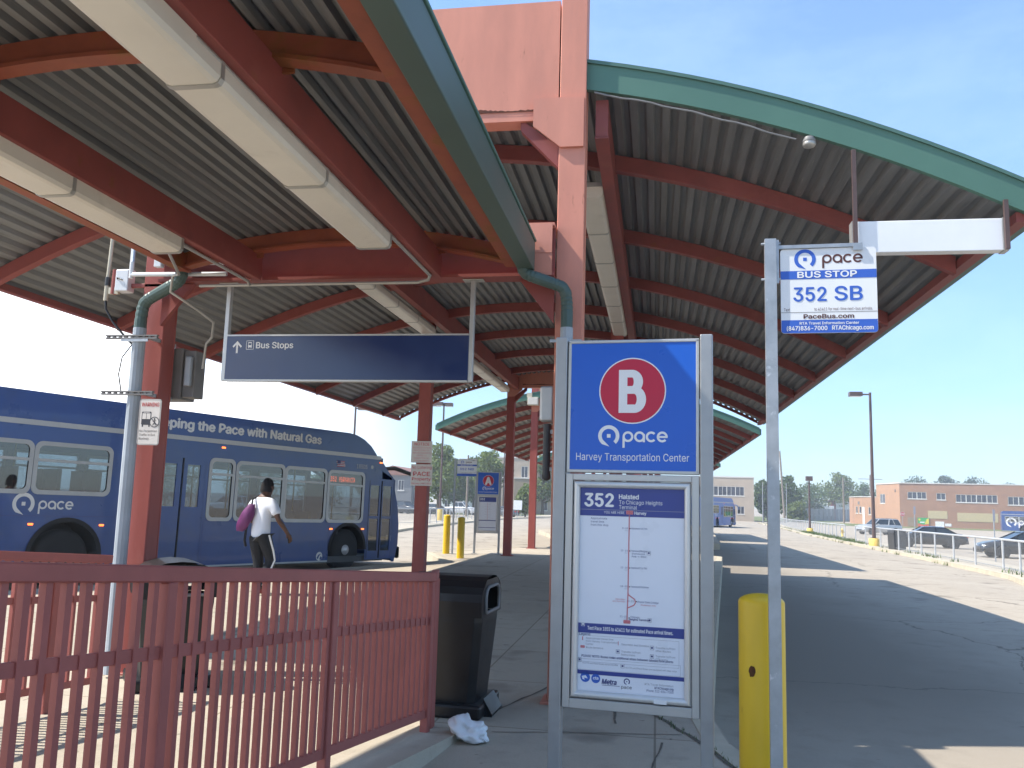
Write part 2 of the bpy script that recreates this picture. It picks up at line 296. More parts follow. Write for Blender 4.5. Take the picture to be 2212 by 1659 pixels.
# ---------------------------------------------------------------- mesh helpers
class MB:
    def __init__(s): s.v = []; s.f = []; s.mi = []; s.mats = []; s.sm = []; s.uv = None
    def mid(s, m):
        m = M_[m] if isinstance(m, str) else m
        if m not in s.mats: s.mats.append(m)
        return s.mats.index(m)
    def add(s, vs, fs, m, smooth=False):
        o = len(s.v); k = s.mid(m)
        s.v.extend([tuple(map(float, q)) for q in vs])
        for f in fs: s.f.append([o+i for i in f]); s.mi.append(k); s.sm.append(smooth)
        return s
    def box(s, a, b, m):
        x0, y0, z0 = a; x1, y1, z1 = b
        v = [(x0, y0, z0), (x1, y0, z0), (x1, y1, z0), (x0, y1, z0), (x0, y0, z1), (x1, y0, z1), (x1, y1, z1), (x0, y1, z1)]
        return s.add(v, [(0, 3, 2, 1), (4, 5, 6, 7), (0, 1, 5, 4), (1, 2, 6, 5), (2, 3, 7, 6), (3, 0, 4, 7)], m)
    def bar(s, p0, p1, w, h, m, up=(0, 0, 1)):
        p0, p1 = Vector(p0), Vector(p1); d = (p1-p0).normalized(); u = Vector(up)
        if abs(d.dot(u)) > 0.99: u = Vector((0, 1, 0))
        r = d.cross(u).normalized()*w/2; q = r.cross(d).normalized()*h/2
        v = [p0-r-q, p0+r-q, p0+r+q, p0-r+q, p1-r-q, p1+r-q, p1+r+q, p1-r+q]
        return s.add(v, [(0, 1, 2, 3), (7, 6, 5, 4), (0, 4, 5, 1), (1, 5, 6, 2), (2, 6, 7, 3), (3, 7, 4, 0)], m)
    def tube(s, pts, r, m, n=10, smooth=True, caps=True, sx=1.0):
        pts = [Vector(p) for p in pts]; rs = r if isinstance(r, (list, tuple)) else [r]*len(pts)
        vs = []; prev = None
        for i, p in enumerate(pts):
            d = (pts[min(i+1, len(pts)-1)]-pts[max(i-1, 0)]).normalized()
            if prev is None:
                a = Vector((0, 0, 1)) if abs(d.z) < 0.9 else Vector((1, 0, 0))
                u = d.cross(a).normalized()
            else:
                u = (prev-d*prev.dot(d)).normalized()
            prev = u; w = d.cross(u)
            for k in range(n):
                t = 2*PI*k/n; vs.append(p+u*math.cos(t)*rs[i]*sx+w*math.sin(t)*rs[i])
        fs = []
        for i in range(len(pts)-1):
            for k in range(n):
                a = i*n+k; b = i*n+(k+1) % n; fs.append((a, a+n, b+n, b))
        s.add(vs, fs, m, smooth)
        if caps: s.add(vs[:n], [tuple(range(n))], m); s.add(vs[-n:], [tuple(range(n-1, -1, -1))], m)
        return s
    def cyl(s, c, r, h, m, n=24, r2=None): return s.lathe(c, [(r, 0), (r if r2 is None else r2, h)], m, n)
    def lathe(s, c, prof, m, n=24, axis='z', smooth=True, caps=True):
        c = Vector(c); vs = []
        for (r, h) in prof:
            for k in range(n):
                t = 2*PI*k/n; a, b = r*math.cos(t), r*math.sin(t)
                vs.append(c+(Vector((a, b, h)) if axis == 'z' else Vector((a, h, b)) if axis == 'y' else Vector((h, a, b))))
        fs = []
        for i in range(len(prof)-1):
            for k in range(n):
                p = i*n+k; q = i*n+(k+1) % n; fs.append((p, q, q+n, p+n))
        s.add(vs, fs, m, smooth)
        if caps: s.add(vs[:n], [tuple(range(n-1, -1, -1))], m); s.add(vs[-n:], [tuple(range(n))], m)
        return s
    def prism(s, poly, fr, d, m, smooth=False):   # poly in (u,v) of frame fr=(O,U,V); extruded by vector d
        O, U, V = map(Vector, fr); d = Vector(d); n = len(poly)
        v0 = [O+U*p[0]+V*p[1] for p in poly]; v1 = [p+d for p in v0]
        s.add(v0+v1, [(i, (i+1) % n, (i+1) % n+n, i+n) for i in range(n)], m, smooth)
        s.add(v0, [tuple(range(n-1, -1, -1))], m); s.add(v1, [tuple(range(n))], m)
        return s
    def grid(s, rows, m, smooth=True, closed=False):
        n = len(rows[0]); vs = [p for r in rows for p in r]; fs = []
        for i in range(len(rows)-1):
            for k in range(n if closed else n-1):
                a = i*n+k; b = i*n+(k+1) % n; fs.append((a, b, b+n, a+n))
        return s.add(vs, fs, m, smooth)
    def build(s, name, parent=None, bev=0.0, seg=2, loc=None, fixn=True):
        me = bpy.data.meshes.new(name); me.from_pydata(s.v, [], s.f)
        for m in s.mats: me.materials.append(m)
        me.polygons.foreach_set('material_index', s.mi); me.polygons.foreach_set('use_smooth', s.sm)
        if fixn:
            bm = bmesh.new(); bm.from_mesh(me); bmesh.ops.recalc_face_normals(bm, faces=bm.faces); bm.to_mesh(me); bm.free()
        if s.uv:
            ul = me.uv_layers.new(name='UVMap')
            for l in me.loops: ul.data[l.index].uv = s.uv[l.vertex_index]
        me.update()
        o = bpy.data.objects.new(name, me); COL.objects.link(o)
        if parent is not None: o.parent = parent
        if loc is not None: o.location = loc
        if bev > 0:
            b = o.modifiers.new('bevel', 'BEVEL'); b.width = bev; b.segments = seg; b.limit_method = 'ANGLE'; b.angle_limit = math.radians(40)
        return o
def tag(o, label, cat, group=None):
    o['label'] = label; o['category'] = cat
    if group: o['group'] = group
    return o
def thing(name, label, cat, loc=(0, 0, 0), rz=0.0, group=None):
    o = bpy.data.objects.new(name, None); COL.objects.link(o); o.location = loc; o.rotation_euler = (0, 0, rz); o.empty_display_size = 0.3
    return tag(o, label, cat, group)
def struct(o): o['kind'] = 'structure'; return o
def stuff(o): o['kind'] = 'stuff'; return o
def dup(root, loc, rz, label=None, group=None):
    r = root.copy(); COL.objects.link(r); r.location = loc; r.rotation_euler = (0, 0, rz)
    if label: r['label'] = label
    if group: r['group'] = group
    def rec(src, dst):
        for ch in list(src.children):
            c = ch.copy(); COL.objects.link(c); c.parent = dst; rec(ch, c)
    rec(root, r)
    return r
_tcache = {}
FONT = None
try:
    import os
    FONT = bpy.data.fonts.load(os.path.join(bpy.utils.system_resource('DATAFILES'), 'fonts', 'Inter.woff2'))
except Exception: FONT = None
def text_geo(txt, bold):
    k = (txt, bold)
    if k not in _tcache:
        cu = bpy.data.curves.new('lettering', 'FONT'); cu.body = txt; cu.size = 1; cu.resolution_u = 3; cu.fill_mode = 'FRONT'
        if FONT: cu.font = FONT
        ob = bpy.data.objects.new('lettering', cu); COL.objects.link(ob)
        me = bpy.data.meshes.new_from_object(ob.evaluated_get(bpy.context.evaluated_depsgraph_get()))
        v = np.array([q.co[:2] for q in me.vertices]) if len(me.vertices) else np.zeros((1, 2)); f = [tuple(p.vertices) for p in me.polygons]
        bpy.data.objects.remove(ob); bpy.data.curves.remove(cu); bpy.data.meshes.remove(me)
        _tcache[k] = (v, f)
    return _tcache[k]
_g = text_geo('H', 0)[0]; CAP = float(_g[:, 1].max()-_g[:, 1].min())
class Face(MB):
    """flat artwork in the frame O,U,V; each layer is laid a hair above the one below"""
    def __init__(s, O, U=(1, 0, 0), V=(0, 0, 1), step=0.0004):
        super().__init__(); s.O, s.U, s.V = Vector(O), Vector(U), Vector(V); s.Nn = s.U.cross(s.V).normalized(); s.step = step
    def P(s, u, v, l): return s.O+s.U*u+s.V*v+s.Nn*(s.step*l)
    def poly(s, pts, m, l=1): return s.add([s.P(u, v, l) for u, v in pts], [tuple(range(len(pts)))], m)
    def rect(s, u0, v0, u1, v1, m, l=1): return s.poly([(u0, v0), (u1, v0), (u1, v1), (u0, v1)], m, l)
    def rrect(s, u0, v0, u1, v1, r, m, l=1):
        pts = []
        for cx, cy, a in ((u1-r, v0+r, -90), (u1-r, v1-r, 0), (u0+r, v1-r, 90), (u0+r, v0+r, 180)):
            for k in range(6):
                t = math.radians(a+18*k); pts.append((cx+r*math.cos(t), cy+r*math.sin(t)))
        return s.poly(pts, m, l)
    def disc(s, u, v, r, m, l=1, n=48): return s.poly([(u+r*math.cos(2*PI*k/n), v+r*math.sin(2*PI*k/n)) for k in range(n)], m, l)
    def ring(s, u, v, r0, r1, m, l=1, a0=0, a1=360, n=40):
        a = [math.radians(a0+(a1-a0)*k/n) for k in range(n+1)]
        vs = [s.P(u+r0*math.cos(t), v+r0*math.sin(t), l) for t in a]+[s.P(u+r1*math.cos(t), v+r1*math.sin(t), l) for t in a]
        return s.add(vs, [(k, k+1, n+2+k, n+1+k) for k in range(n)], m)
    def line(s, pts, w, m, l=1):
        for (a, b) in zip(pts[:-1], pts[1:]):
            dx, dy = b[0]-a[0], b[1]-a[1]; q = math.hypot(dx, dy); nx, ny = -dy/q*w/2, dx/q*w/2
            s.poly([(a[0]-nx, a[1]-ny), (b[0]-nx, b[1]-ny), (b[0]+nx, b[1]+ny), (a[0]+nx, a[1]+ny)], m, l)
        return s
    def frame(s, u0, v0, u1, v1, w, m, l=1): return s.line([(u0, v0), (u1, v0), (u1, v1), (u0, v1), (u0, v0)], w, m, l)
    def text(s, txt, u, v, h, m, l=2, width=None, align='l', bold=0.0, shear=0.0):
        g, f = text_geo(txt, bold)
        x0, x1 = g[:, 0].min(), g[:, 0].max(); sc = h/CAP
        sxx = sc if width is None else width/max(1e-6, x1-x0)
        w = (x1-x0)*sxx; off = {'l': 0, 'c': -w/2, 'r': -w}[align]
        w0 = bold*1.0*sc
        cps = [(0, 0, 0)] if bold <= 0 else [(0, 0, 0), (-w0, 0, 0.25), (w0, 0, 0.5), (0, w0*0.7, 0.75), (0, -w0*0.7, 1.0)]
        for dx, dy, dl in cps: s.add([s.P(u+off+(x-x0)*sxx+shear*y*sc+dx, v+y*sc+dy, l+dl) for x, y in g], f, m)
        return s
    def big_b(s, u, v, h, m, l=2):
        k = h/362.0; X = lambda x: u+(x-683)*k; Y = lambda y: v+(730-y)*k
        for a, b, c, d, q in ((570, 641, 368, 730, 0), (640, 682, 368, 432, .1), (640, 700, 505, 570, .1), (640, 702, 660, 730, .1)): s.rect(X(a), Y(d), X(b), Y(c), m, l+q)
        for cx, cy, ro, rx, ri, rix in ((680, 468.5, 100.5, 91, 36.5, 14), (700, 617, 113, 97, 45, 20)):
            A = [math.radians(-90+180*i/24) for i in range(25)]
            ly = 0.8 if cy < 500 else 1.4; o = [s.P(X(cx+rx*math.cos(t)), Y(cy-ro*math.sin(t)), l+ly) for t in A]; i_ = [s.P(X(cx+rix*math.cos(t)), Y(cy-ri*math.sin(t)), l+ly) for t in A]
            s.add(o+i_, [(j, j+1, 26+j, 25+j) for j in range(24)], m)
        return s
    def pace(s, u, v, h, m, l=2, mring=None, ring=True, word=True, gap=0.147, ws=1.0):
        """ring-and-square emblem with gap at the foot, then the round lower-case word; h = emblem height, u,v = emblem centre"""
        r1 = h/2; r0 = r1*0.66; mr = mring or m
        if ring:
            s.ring(u, v, r0, r1, mr, l, -48, 232)
            # left tail runs down to a point at the foot
            a = math.radians(232); s.poly([(u+r1*math.cos(a), v+r1*math.sin(a)), (u+r1*0.08, v-r1*1.0), (u+r0*math.cos(a), v+r0*math.sin(a))], mr, l)
            q = r1*0.17; s.rect(u-q, v-q, u+q, v+q, mr, l)
        if word:
            x = h*0.36*ws; t = h*0.105*ws; x0 = u+r1+gap*h; R = h*0.252*ws; yc = v-h*0.03
            for i, ch in enumerate('pace'):
                c = x0+R+i*(2*R+h*0.035*ws)-(h*0.035*ws if i == 3 else 0)
                if ch == 'p': s.ring(c, yc, R-t, R, m, l); s.rect(c-R, yc-R-x*0.75, c-R+t, yc, m, l+0.4)
                if ch == 'a': s.ring(c, yc, R-t, R, m, l); s.rect(c+R-t, yc-R, c+R, yc+R*0.5, m, l+0.4)
                if ch == 'c': s.ring(c, yc, R-t, R, m, l, 42, 318)
                if ch == 'e': s.ring(c, yc, R-t, R, m, l, 0, 318); s.rect(c-R+t*0.5, yc-t*0.45, c+R-0.1*t, yc+t*0.45, m, l+0.4)
        return s
def zr(X, Y):
    near = -0.18-0.11*min(1, max(0, (X+3)/3.4)); far = -0.18-0.03*min(max(0, X-4), 14)
    return min(near, far)-0.005*min(max(0, Y-18), 112)
# ================================================================ SETTING
def lerp_pts(pts, step):
    o = []
    for a, b in zip(pts[:-1], pts[1:]):
        n = max(1, int(math.hypot(b[0]-a[0], b[1]-a[1])/step))
        for k in range(n): o.append((a[0]+(b[0]-a[0])*k/n, a[1]+(b[1]-a[1])*k/n))
    o.append(pts[-1]); return o
def offs(pts, d):
    o = []
    for i, p in enumerate(pts):
        a = pts[max(i-1, 0)]; b = pts[min(i+1, len(pts)-1)]; q = math.hypot(b[0]-a[0], b[1]-a[1])
        o.append((p[0]+(b[1]-a[1])/q*d, p[1]-(b[0]-a[0])/q*d))
    return o
xs = [-1500, -400, -120, -40, -15, -3, 0.4, 4, 7.6667, 18, 40, 120, 400, 1500]; ys = [-600, -100, -20, 0, 18, 60, 130, 250, 500, 1000, 2000]
g = MB(); g.grid([[(x, y, zr(x, y)) for x in xs] for y in ys], 'asphalt', False); struct(g.build('road'))
def slab(name, poly, z, mtl, depth=0.6, hole=None):
    m = MB(); n = len(poly)
    m.add([(x, y, z) for x, y in poly], [tuple(range(n))], mtl)
    m.add([(x, y, z) for x, y in poly]+[(x, y, z-depth) for x, y in poly], [(i, (i+1) % n, (i+1) % n+n, i+n) for i in range(n)], 'kerb')
    return struct(m.build(name))
EDGE = [(7, 2.4), (3.2, 3.2), (1.75, 4.1), (1.05, 4.95), (0.68, 5.6), (0.50, 6.2), (0.42, 7.0), (0.84, 12.6), (2.07, 28.3), (1.2, 29.6), (-2.6, 29.9), (-4.7, 29.5), (-6.64, 24.86), (-5.4, 21.8), (-9.2, 13.0), (-12.6, 5.4), (-14, -7)]
slab('platform', EDGE+[(7, -7)], 0.0, 'concrete')
ISL2 = [(2.9, 41), (3.9, 62), (-4, 62), (-7, 52), (-4.5, 41)]
slab('platform', ISL2, -0.12, 'concrete', 0.8)
def kerb_band(pts, w, z0, z1, side=1):
    m = MB(); e = lerp_pts(pts, 1.2); i = offs(e, w*side)
    if not callable(z1): zt = lambda x, y: z1
    else: zt = z1
    zb = z0 if callable(z0) else (lambda x, y: z0)
    rows = []
    for a, b in zip(e, i):
        rows.append([(a[0]-(b[0]-a[0])*0.08, a[1]-(b[1]-a[1])*0.08, zb(*a)), (a[0], a[1], zt(*a)-0.02), (a[0]+(b[0]-a[0])*0.10, a[1]+(b[1]-a[1])*0.10, zt(*a)), (b[0], b[1], zt(*a)), (b[0], b[1], zt(*a)-0.03)])
    m.grid(rows, 'kerb', False); return struct(m.build('kerb'))
kerb_band(EDGE, 0.17, lambda x, y: zr(x, y)-0.05, 0.006, -1)
# pavements beyond the bus roadway, with kerbs
RK = [(9.3, 18), (9.9, 24), (10.35, 27), (11.05, 30), (11.8, 42), (12.55, 61), (13.7, 86), (16.4, 123), (17.7, 157)]
LK = [(-11.5, 30), (-13.4, 42), (-14.2, 48), (-15.2, 57.3), (-16.2, 76.6), (-16.9, 94.5), (-15.4, 124), (-12, 150)]
def pavement(k, w):
    e = lerp_pts(k, 3.0); o = offs(e, w); m = MB()
    m.grid([[(a[0], a[1], zr(*a)+0.13), (b[0], b[1], zr(*b)+0.13), (b[0], b[1], zr(*b)-0.1)] for a, b in zip(e, o)], 'concrete_plain', False)
    struct(m.build('pavement'))
    kerb_band(k, 0.22 if w > 0 else -0.22, lambda x, y: zr(x, y)-0.05, lambda x, y: zr(x, y)+0.136, 1)
pavement(RK, 2.9); pavement(LK, -4.2)
# ramp up to the near platform end, between the two railings
def rampz(y): return max(0.0, 0.08*(5.95-y))
RX = lambda y: -1.27+0.123*(y-5.95)
r = MB()
yy = [5.95-0.6*k for k in range(0, 19)]
r.grid([[(-4.75, y, -0.05), (-4.75, y, rampz(y)+0.004), (RX(y)-0.33, y, rampz(y)+0.004)] for y in yy], 'concrete_plain', False)
r.grid([[(RX(y)-0.33, y, rampz(y)+0.004), (RX(y)-0.33, y, rampz(y)+0.03), (RX(y), y, rampz(y)+0.03), (RX(y)+0.012, y, -0.05)] for y in yy], 'concrete_plain', False)
r.add([(RX(5.95)-0.33, 5.95, -0.02), (RX(5.95)-0.33, 5.95, 0.034), (RX(5.95), 5.95, 0.034), (RX(5.95)+0.012, 5.95, -0.02)], [(0, 1, 2, 3)], 'concrete_plain')
struct(r.build('ramp'))
# dark joints and an earthy seam along the kerb in the near walkway
def seam(pts, w, z=0.004):
    m = MB(); e = lerp_pts(pts, 0.12); random.seed(int(abs(pts[0][0])*97)+3)
    j = [(x+random.uniform(-.008, .008), y+random.uniform(-.008, .008)) for x, y in e]
    a = offs(j, w/2); b = offs(j, -w/2)
    m.grid([[(p[0]+random.uniform(-.3, .3)*w, p[1], z), (q[0]+random.uniform(-.3, .3)*w, q[1], z)] for p, q in zip(a, b)], 'soil', False)
    return m
dm('soil', (0.13, 0.11, 0.085), 0.95, var=0.4, scale=25)
dm('stain', (0.27, 0.25, 0.22), 0.9, var=0.25, scale=8)
sm = MB()
for pts, w in (([(-0.10, 7.25), (-0.04, 6.96), (0.12, 6.57), (0.29, 6.22), (0.46, 5.7), (0.75, 5.0)], 0.03), ([(-1.1, 6.05), (-0.55, 6.18), (0.18, 6.33)], 0.010), ([(-1.2, 6.62), (-0.9, 7.6)], 0.018), ([(0.05, 6.1), (-0.10, 4.6)], 0.012), ([(-0.33, 7.3), (-0.28, 6.5)], 0.018)):
    q = seam(pts, w); sm.add(q.v, q.f, 'soil')
struct(sm.build('pavement_joint'))

# ================================================================ CANOPIES
def corr(hw, ze, rise, pitch, dep):
    """corrugated underside: points (x,z) from -hw to hw following the vault"""
    z = lambda x: ze+rise*(1-(x/hw)**2)
    pts = []; n = int(round(2*hw/pitch)); p = 2*hw/n
    for i in range(n):
        x = -hw+i*p
        for f, d in ((0.0, 0), (0.42, 0), (0.56, dep), (0.86, dep)):
            xx = x+f*p; pts.append((xx, z(xx)+d))
    pts.append((hw, z(hw))); return pts, z
def vault(hw, ze, rise, y0, y1, pitch=0.145, dep=0.042, top=0.09):
    m = MB(); pts, z = corr(hw, ze, rise, pitch, dep)
    ny = max(2, int((y1-y0)/6)); ys_ = [y0+(y1-y0)*k/ny for k in range(ny+1)]
    m.grid([[(x, y, zz) for x, zz in pts] for y in ys_], 'deck', False)
    m.grid([[(x, y, z(x)+top) for x, zz in pts] for y in (y0, y1)], 'deck', True)
    for y in (y0, y1):
        m.grid([[(x, y, zz) for x, zz in pts], [(x, y, z(x)+top) for x, zz in pts]], 'deck', False)
    return m, z
def arch(z, xa, xb, y, w, h, mtl, drop=0.0, n=28):
    """curved beam under the vault: box section w along y, h tall"""
    m = MB(); rows = []
    for k in range(n+1):
        x = xa+(xb-xa)*k/n; t = z(x)-drop
        rows.append([(x, y-w/2, t-h), (x, y+w/2, t-h), (x, y+w/2, t), (x, y-w/2, t)])
    m.grid(rows, mtl, False, closed=True)
    m.add(rows[0], [(0, 1, 2, 3)], mtl); m.add(rows[-1], [(3, 2, 1, 0)], mtl)
    return m
def fascia(z, hw, y, th, zlo, zhi, n=40):
    m = MB(); rows = []
    for k in range(n+1):
        x = -hw+2*hw*k/n; t = z(x)
        rows.append([(x, y, t+zlo), (x, y+th, t+zlo), (x, y+th, t+zhi), (x, y, t+zhi)])
    m.grid(rows, 'green_trim', False, closed=True); m.add(rows[0], [(0, 1, 2, 3)], 'green_trim'); m.add(rows[-1], [(3, 2, 1, 0)], 'green_trim')
    rows = [[(a[0][0], y-0.018, a[3][2]-0.004), (a[0][0], y+th, a[3][2]-0.004), (a[0][0], y+th, a[3][2]+0.028), (a[0][0], y-0.018, a[3][2]+0.028)] for a in rows]
    m.grid(rows, 'green_edge', False, closed=True)
    return m
def big_canopy(label, xc, hw, y0, y1, ze, rise, cols, ribs, beams, top=6.9, far=False, colw=0.23):
    T = thing('bus_canopy', label, 'canopy', (xc, y0, 0))
    ln = y1-y0
    m, z = vault(hw, ze, rise, 0.02, ln-0.03, 0.145 if not far else 0.22)
    m.build('roof_deck', T)
    fascia(z, hw+0.02, -0.03, 0.05, -0.03, 0.175 if far else 0.215).build('fascia', T)
    for s in (-1, 1):
        e = MB(); x = s*(hw+0.03)
        e.box((x-0.04, 0.0, ze-0.03), (x+0.04, ln, ze+0.16), 'green_edge'); e.build('eave_trim', T)
        e = MB(); x = s*(hw-0.07); e.box((x-0.05, 0.03, ze-0.055), (x+0.05, ln-0.02, ze-0.004+0.03), 'red_paint'); e.build('edge_beam', T)
    for y in ribs:
        arch(z, -hw+0.13, hw-0.13, y-y0, 0.10, 0.17 if y1-y > 0.3 else 0.075, 'red_paint', 0.003).build('rib', T, 0.006, 1)
    for bx in beams:
        e = MB(); x = bx-xc; zt = z(x)-0.06
        e.box((x-0.055, 0.08, zt-0.34), (x+0.055, ln-0.3, zt), 'red_paint'); e.box((x-0.06, 0.08, zt-0.355), (x+0.06, ln-0.3, zt-0.335), 'red_paint')
        e.build('beam', T)
    for (ya, xa, xb) in cols:
        y = ya-y0
        for s, x in ((-1, xa-xc), (1, xb-xc)):
            e = MB(); h = colw/2
            cm = 'red_faded_lit' if (s > 0 and ya < 8) else 'column_red'  # near right column takes the sunlit-toned copy, all others the darker red
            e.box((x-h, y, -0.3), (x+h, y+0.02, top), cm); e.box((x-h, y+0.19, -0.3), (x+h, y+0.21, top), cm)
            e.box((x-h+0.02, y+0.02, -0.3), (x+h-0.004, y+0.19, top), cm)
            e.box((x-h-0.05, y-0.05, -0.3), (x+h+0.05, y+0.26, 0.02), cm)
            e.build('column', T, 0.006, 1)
            if ya != 15.7:
                b = MB(); q = -s
                b.prism([(x+s*0.10, 5.05), (x+q*0.34, 5.05), (x+q*0.34, 4.80), (x+q*0.10, 4.60), (x+s*0.10, 4.60)], ((0, y-0.03, 0), (1, 0, 0), (0, 0, 1)), (0, 0.027, 0), 'red_faded_lit')
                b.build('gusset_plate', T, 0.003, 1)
                k = MB()
                k.prism([(x+q*0.10, 4.62), (x+q*0.10, 4.42), (x+q*0.46, 4.80), (x+q*0.46, 4.90)], ((0, y+0.05, 0), (1, 0, 0), (0, 0, 1)), (0, 0.10, 0), 'red_paint')
                k.build('knee_brace', T)
        if ya == 15.7: continue
        # deep plate girder between the two columns, standing above the vault
        e = MB(); a, b = xa-xc+0.115, xb-xc-0.128; zb = 4.93; n = 12
        e.box((a, y+0.012, zb+0.03), (b, y+0.055, top-0.955), 'red_faded_lit')
        e.box((a, y+0.012, top-0.955), (b, y+0.20, top-0.925), 'red_faded_lit')
        e.box((a, y+0.018, zb-0.06), (b, y+0.20, zb+0.029), 'red_faded_lit')
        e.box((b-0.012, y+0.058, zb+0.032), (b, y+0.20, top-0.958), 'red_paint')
        random.seed(int(ya*10))
        nn = 160; hs = [max(0.003, 0.014+0.012*math.sin(k*0.21)+random.uniform(-.008, .008)) for k in range(nn+1)]
        e.grid([[(a+(b-a)*k/nn, y+0.0095, zb+0.024), (a+(b-a)*k/nn, y+0.0095, zb+0.03+hs[k])] for k in range(nn+1)], 'rust_edge', False)
        e.build('plate_girder', T)
    return T, z
bigA, zA = big_canopy('large vaulted steel canopy with green fascia, its pink column behind the letter B sign', -2.42, 5.35, 7.1, 25.0, 3.94, 1.41,
           [(7.0, -4.53, -0.73), (15.7, -4.36, -0.73), (24.6, -4.22, -0.73)], [8.55, 11.0, 13.4, 15.9, 18.35, 20.8, 23.2, 24.9], (-4.04, -0.49))
bigB, zB = big_canopy('second large vaulted canopy with turquoise fascia, farther down the platform behind the letter A sign', -2.09, 5.36, 28.6, 49.5, 3.94, 1.28,
           [(28.85, -4.12, -0.6), (38, -4.1, -0.5), (47.5, -4.0, -0.3)], [30, 32.6, 35.2, 37.8, 40.4, 43, 45.6, 48.2], (-3.2, 0.2), far=True)
bigC, zC = big_canopy('most distant vaulted canopy, only its tips showing beyond the other two', -1.8, 5.5, 52.5, 70, 3.94, 1.41,
           [(54, -3.9, 0.0), (66, -3.9, 0.2)], [55, 58, 61, 64, 67], (-3.0, 0.4), far=True)
# ---- near, lower canopy over the ramp
T1 = thing('entrance_canopy', 'low narrow barrel canopy overhead with rusty red ribs and two rows of lamps', 'canopy', (-2.64, 0, 0))
HW1, ZE1, RI1 = 1.48, 3.63, 0.20
m, z1 = vault(HW1, ZE1, RI1, -4.0, 6.78, 0.105, 0.036, 0.07); m.build('roof_deck', T1)
for y in (-3.2, 0.2, 3.6, 6.70):
    a = arch(z1, -HW1+0.05, HW1-0.05, y, 0.055, 0.125, 'red_rusty', 0.002)
    b = arch(z1, -HW1+0.05, HW1-0.05, y, 0.10, 0.022, 'red_rusty', 0.12); a.add(b.v, b.f, 'red_rusty')
    a.build('rib', T1)
for s in (-1, 1):
    e = MB(); x = s*(HW1-0.03); e.box((x-0.045, -4, ZE1-0.145), (x+0.045, 6.76, ZE1-0.003), 'red_rusty'); e.build('edge_beam', T1)
    e = MB(); xi = s*(HW1+0.02); xo = s*(HW1+0.155)
    up_ = 0.075 if s < 0 else 0.0
    e.box((min(xi, xo), -4.05, ZE1-0.16+up_), (max(xi, xo), 6.84, ZE1+0.085), 'gutter_green')
    e.box((xo-0.012, -4.05, ZE1+0.085), (xo+0.012, 6.84, ZE1+0.11), 'green_edge')
    e.build('gutter', T1, 0.008, 2)
for bx in (-1.84, -3.46):
    e = MB(); x = bx+2.64
    e.box((x-0.045, -4, 3.425), (x+0.04, 6.84, 3.645), 'red_paint')
    e.build('beam', T1, 0.004, 1)
    for y in (0.2, 3.6, 6.66):
        e = MB(); e.box((x-0.03, y-0.06, 3.63), (x+0.03, y+0.06, z1(x)-0.14), 'red_rusty'); e.box((x-0.02, y+0.065, 3.60), (x+0.10, y+0.08, 3.66), 'red_rusty'); e.build('hanger_bracket', T1)
e = MB(); xa, xb = -4.42+2.64, -0.85+2.64
e.box((xa, 6.94, 3.46), (xb, 6.965, 3.88), 'red_paint'); e.box((xa, 6.86, 3.435), (xb, 7.05, 3.462), 'red_paint'); e.box((xa, 6.86, 3.865), (xb, 7.22, 3.892), 'red_faded_lit')  # top flange widened rearward to block a strip of sunlight on the ground
e.build('end_girder', T1)
e = MB(); e.box((-1.10+2.64, 6.85, 3.63), (-0.865+2.64, 6.858, 3.885), 'red_faded_lit'); e.box((-1.10+2.64, 6.855, 3.44), (-0.865+2.64, 6.872, 3.628), 'red_faded_lit'); e.build('end_plate', T1)
for x, s in ((-4.41+2.64, 1), (-0.85+2.64, -1)):
    e = MB(); e.prism([(x, 3.43), (x+s*0.30, 3.43), (x, 3.05)] if s < 0 else [(x, 3.43), (x, 3.05), (x+s*0.30, 3.43)], ((0, 6.93, 0), (1, 0, 0), (0, 0, 1)), (0, 0.05, 0), 'red_paint'); e.build('knee_brace', T1)

# ---- strip lights
def strip_light(label, x, z, y0, n, w=0.26, h=0.115, L_=1.2, group='strip lights under the canopies'):
    T = thing('strip_light', label, 'light', (x, y0, z), 0, group)
    for k in range(n):
        a = MB(); y = -k*L_
        prof = [(-w/2, h), (-w/2, 0.03), (-w/2+0.012, 0.008), (-w/2+0.035, 0), (w/2-0.035, 0), (w/2-0.012, 0.008), (w/2, 0.03), (w/2, h)]
        a.prism(prof, ((0, y-L_+0.012, 0), (1, 0, 0), (0, 0, 1)), (0, L_-0.024, 0), 'lamp_lens', False); a.build('lens', T)
        c = MB(); q = [(u*1.02, v*1.0-0.006) for u, v in prof]
        c.prism(q, ((0, y-0.016, 0), (1, 0, 0), (0, 0, 1)), (0, 0.032, 0), 'lamp_body'); c.build('clip', T)
    hb = MB(); hb.box((-w/2+0.01, -n*L_, h), (w/2-0.01, 0, h+0.045), 'lamp_body'); hb.build('housing', T)
    return T
strip_light('row of cream strip lights along the right beam of the low canopy overhead', -1.985, 3.318, 5.62, 7)
strip_light('row of cream strip lights by the left gutter, above the column with the warning sign', -3.575, 3.318, 5.62, 7, 0.25)
strip_light('row of strip lights under the large canopy, seen above the blue hanging sign', -4.30, 4.66, 15.6, 6, 0.26, L_=1.2, group='strip lights under the large canopy')
strip_light('farther row of strip lights, ending at the red column by the letter A sign', -4.30, 4.66, 24.0, 6, 0.26, group='strip lights under the large canopy')
strip_light('row of strip lights under the large canopy, seen just right of the pink column', -0.68, 4.66, 15.74, 6, 0.25, L_=1.225, group='strip lights under the large canopy')
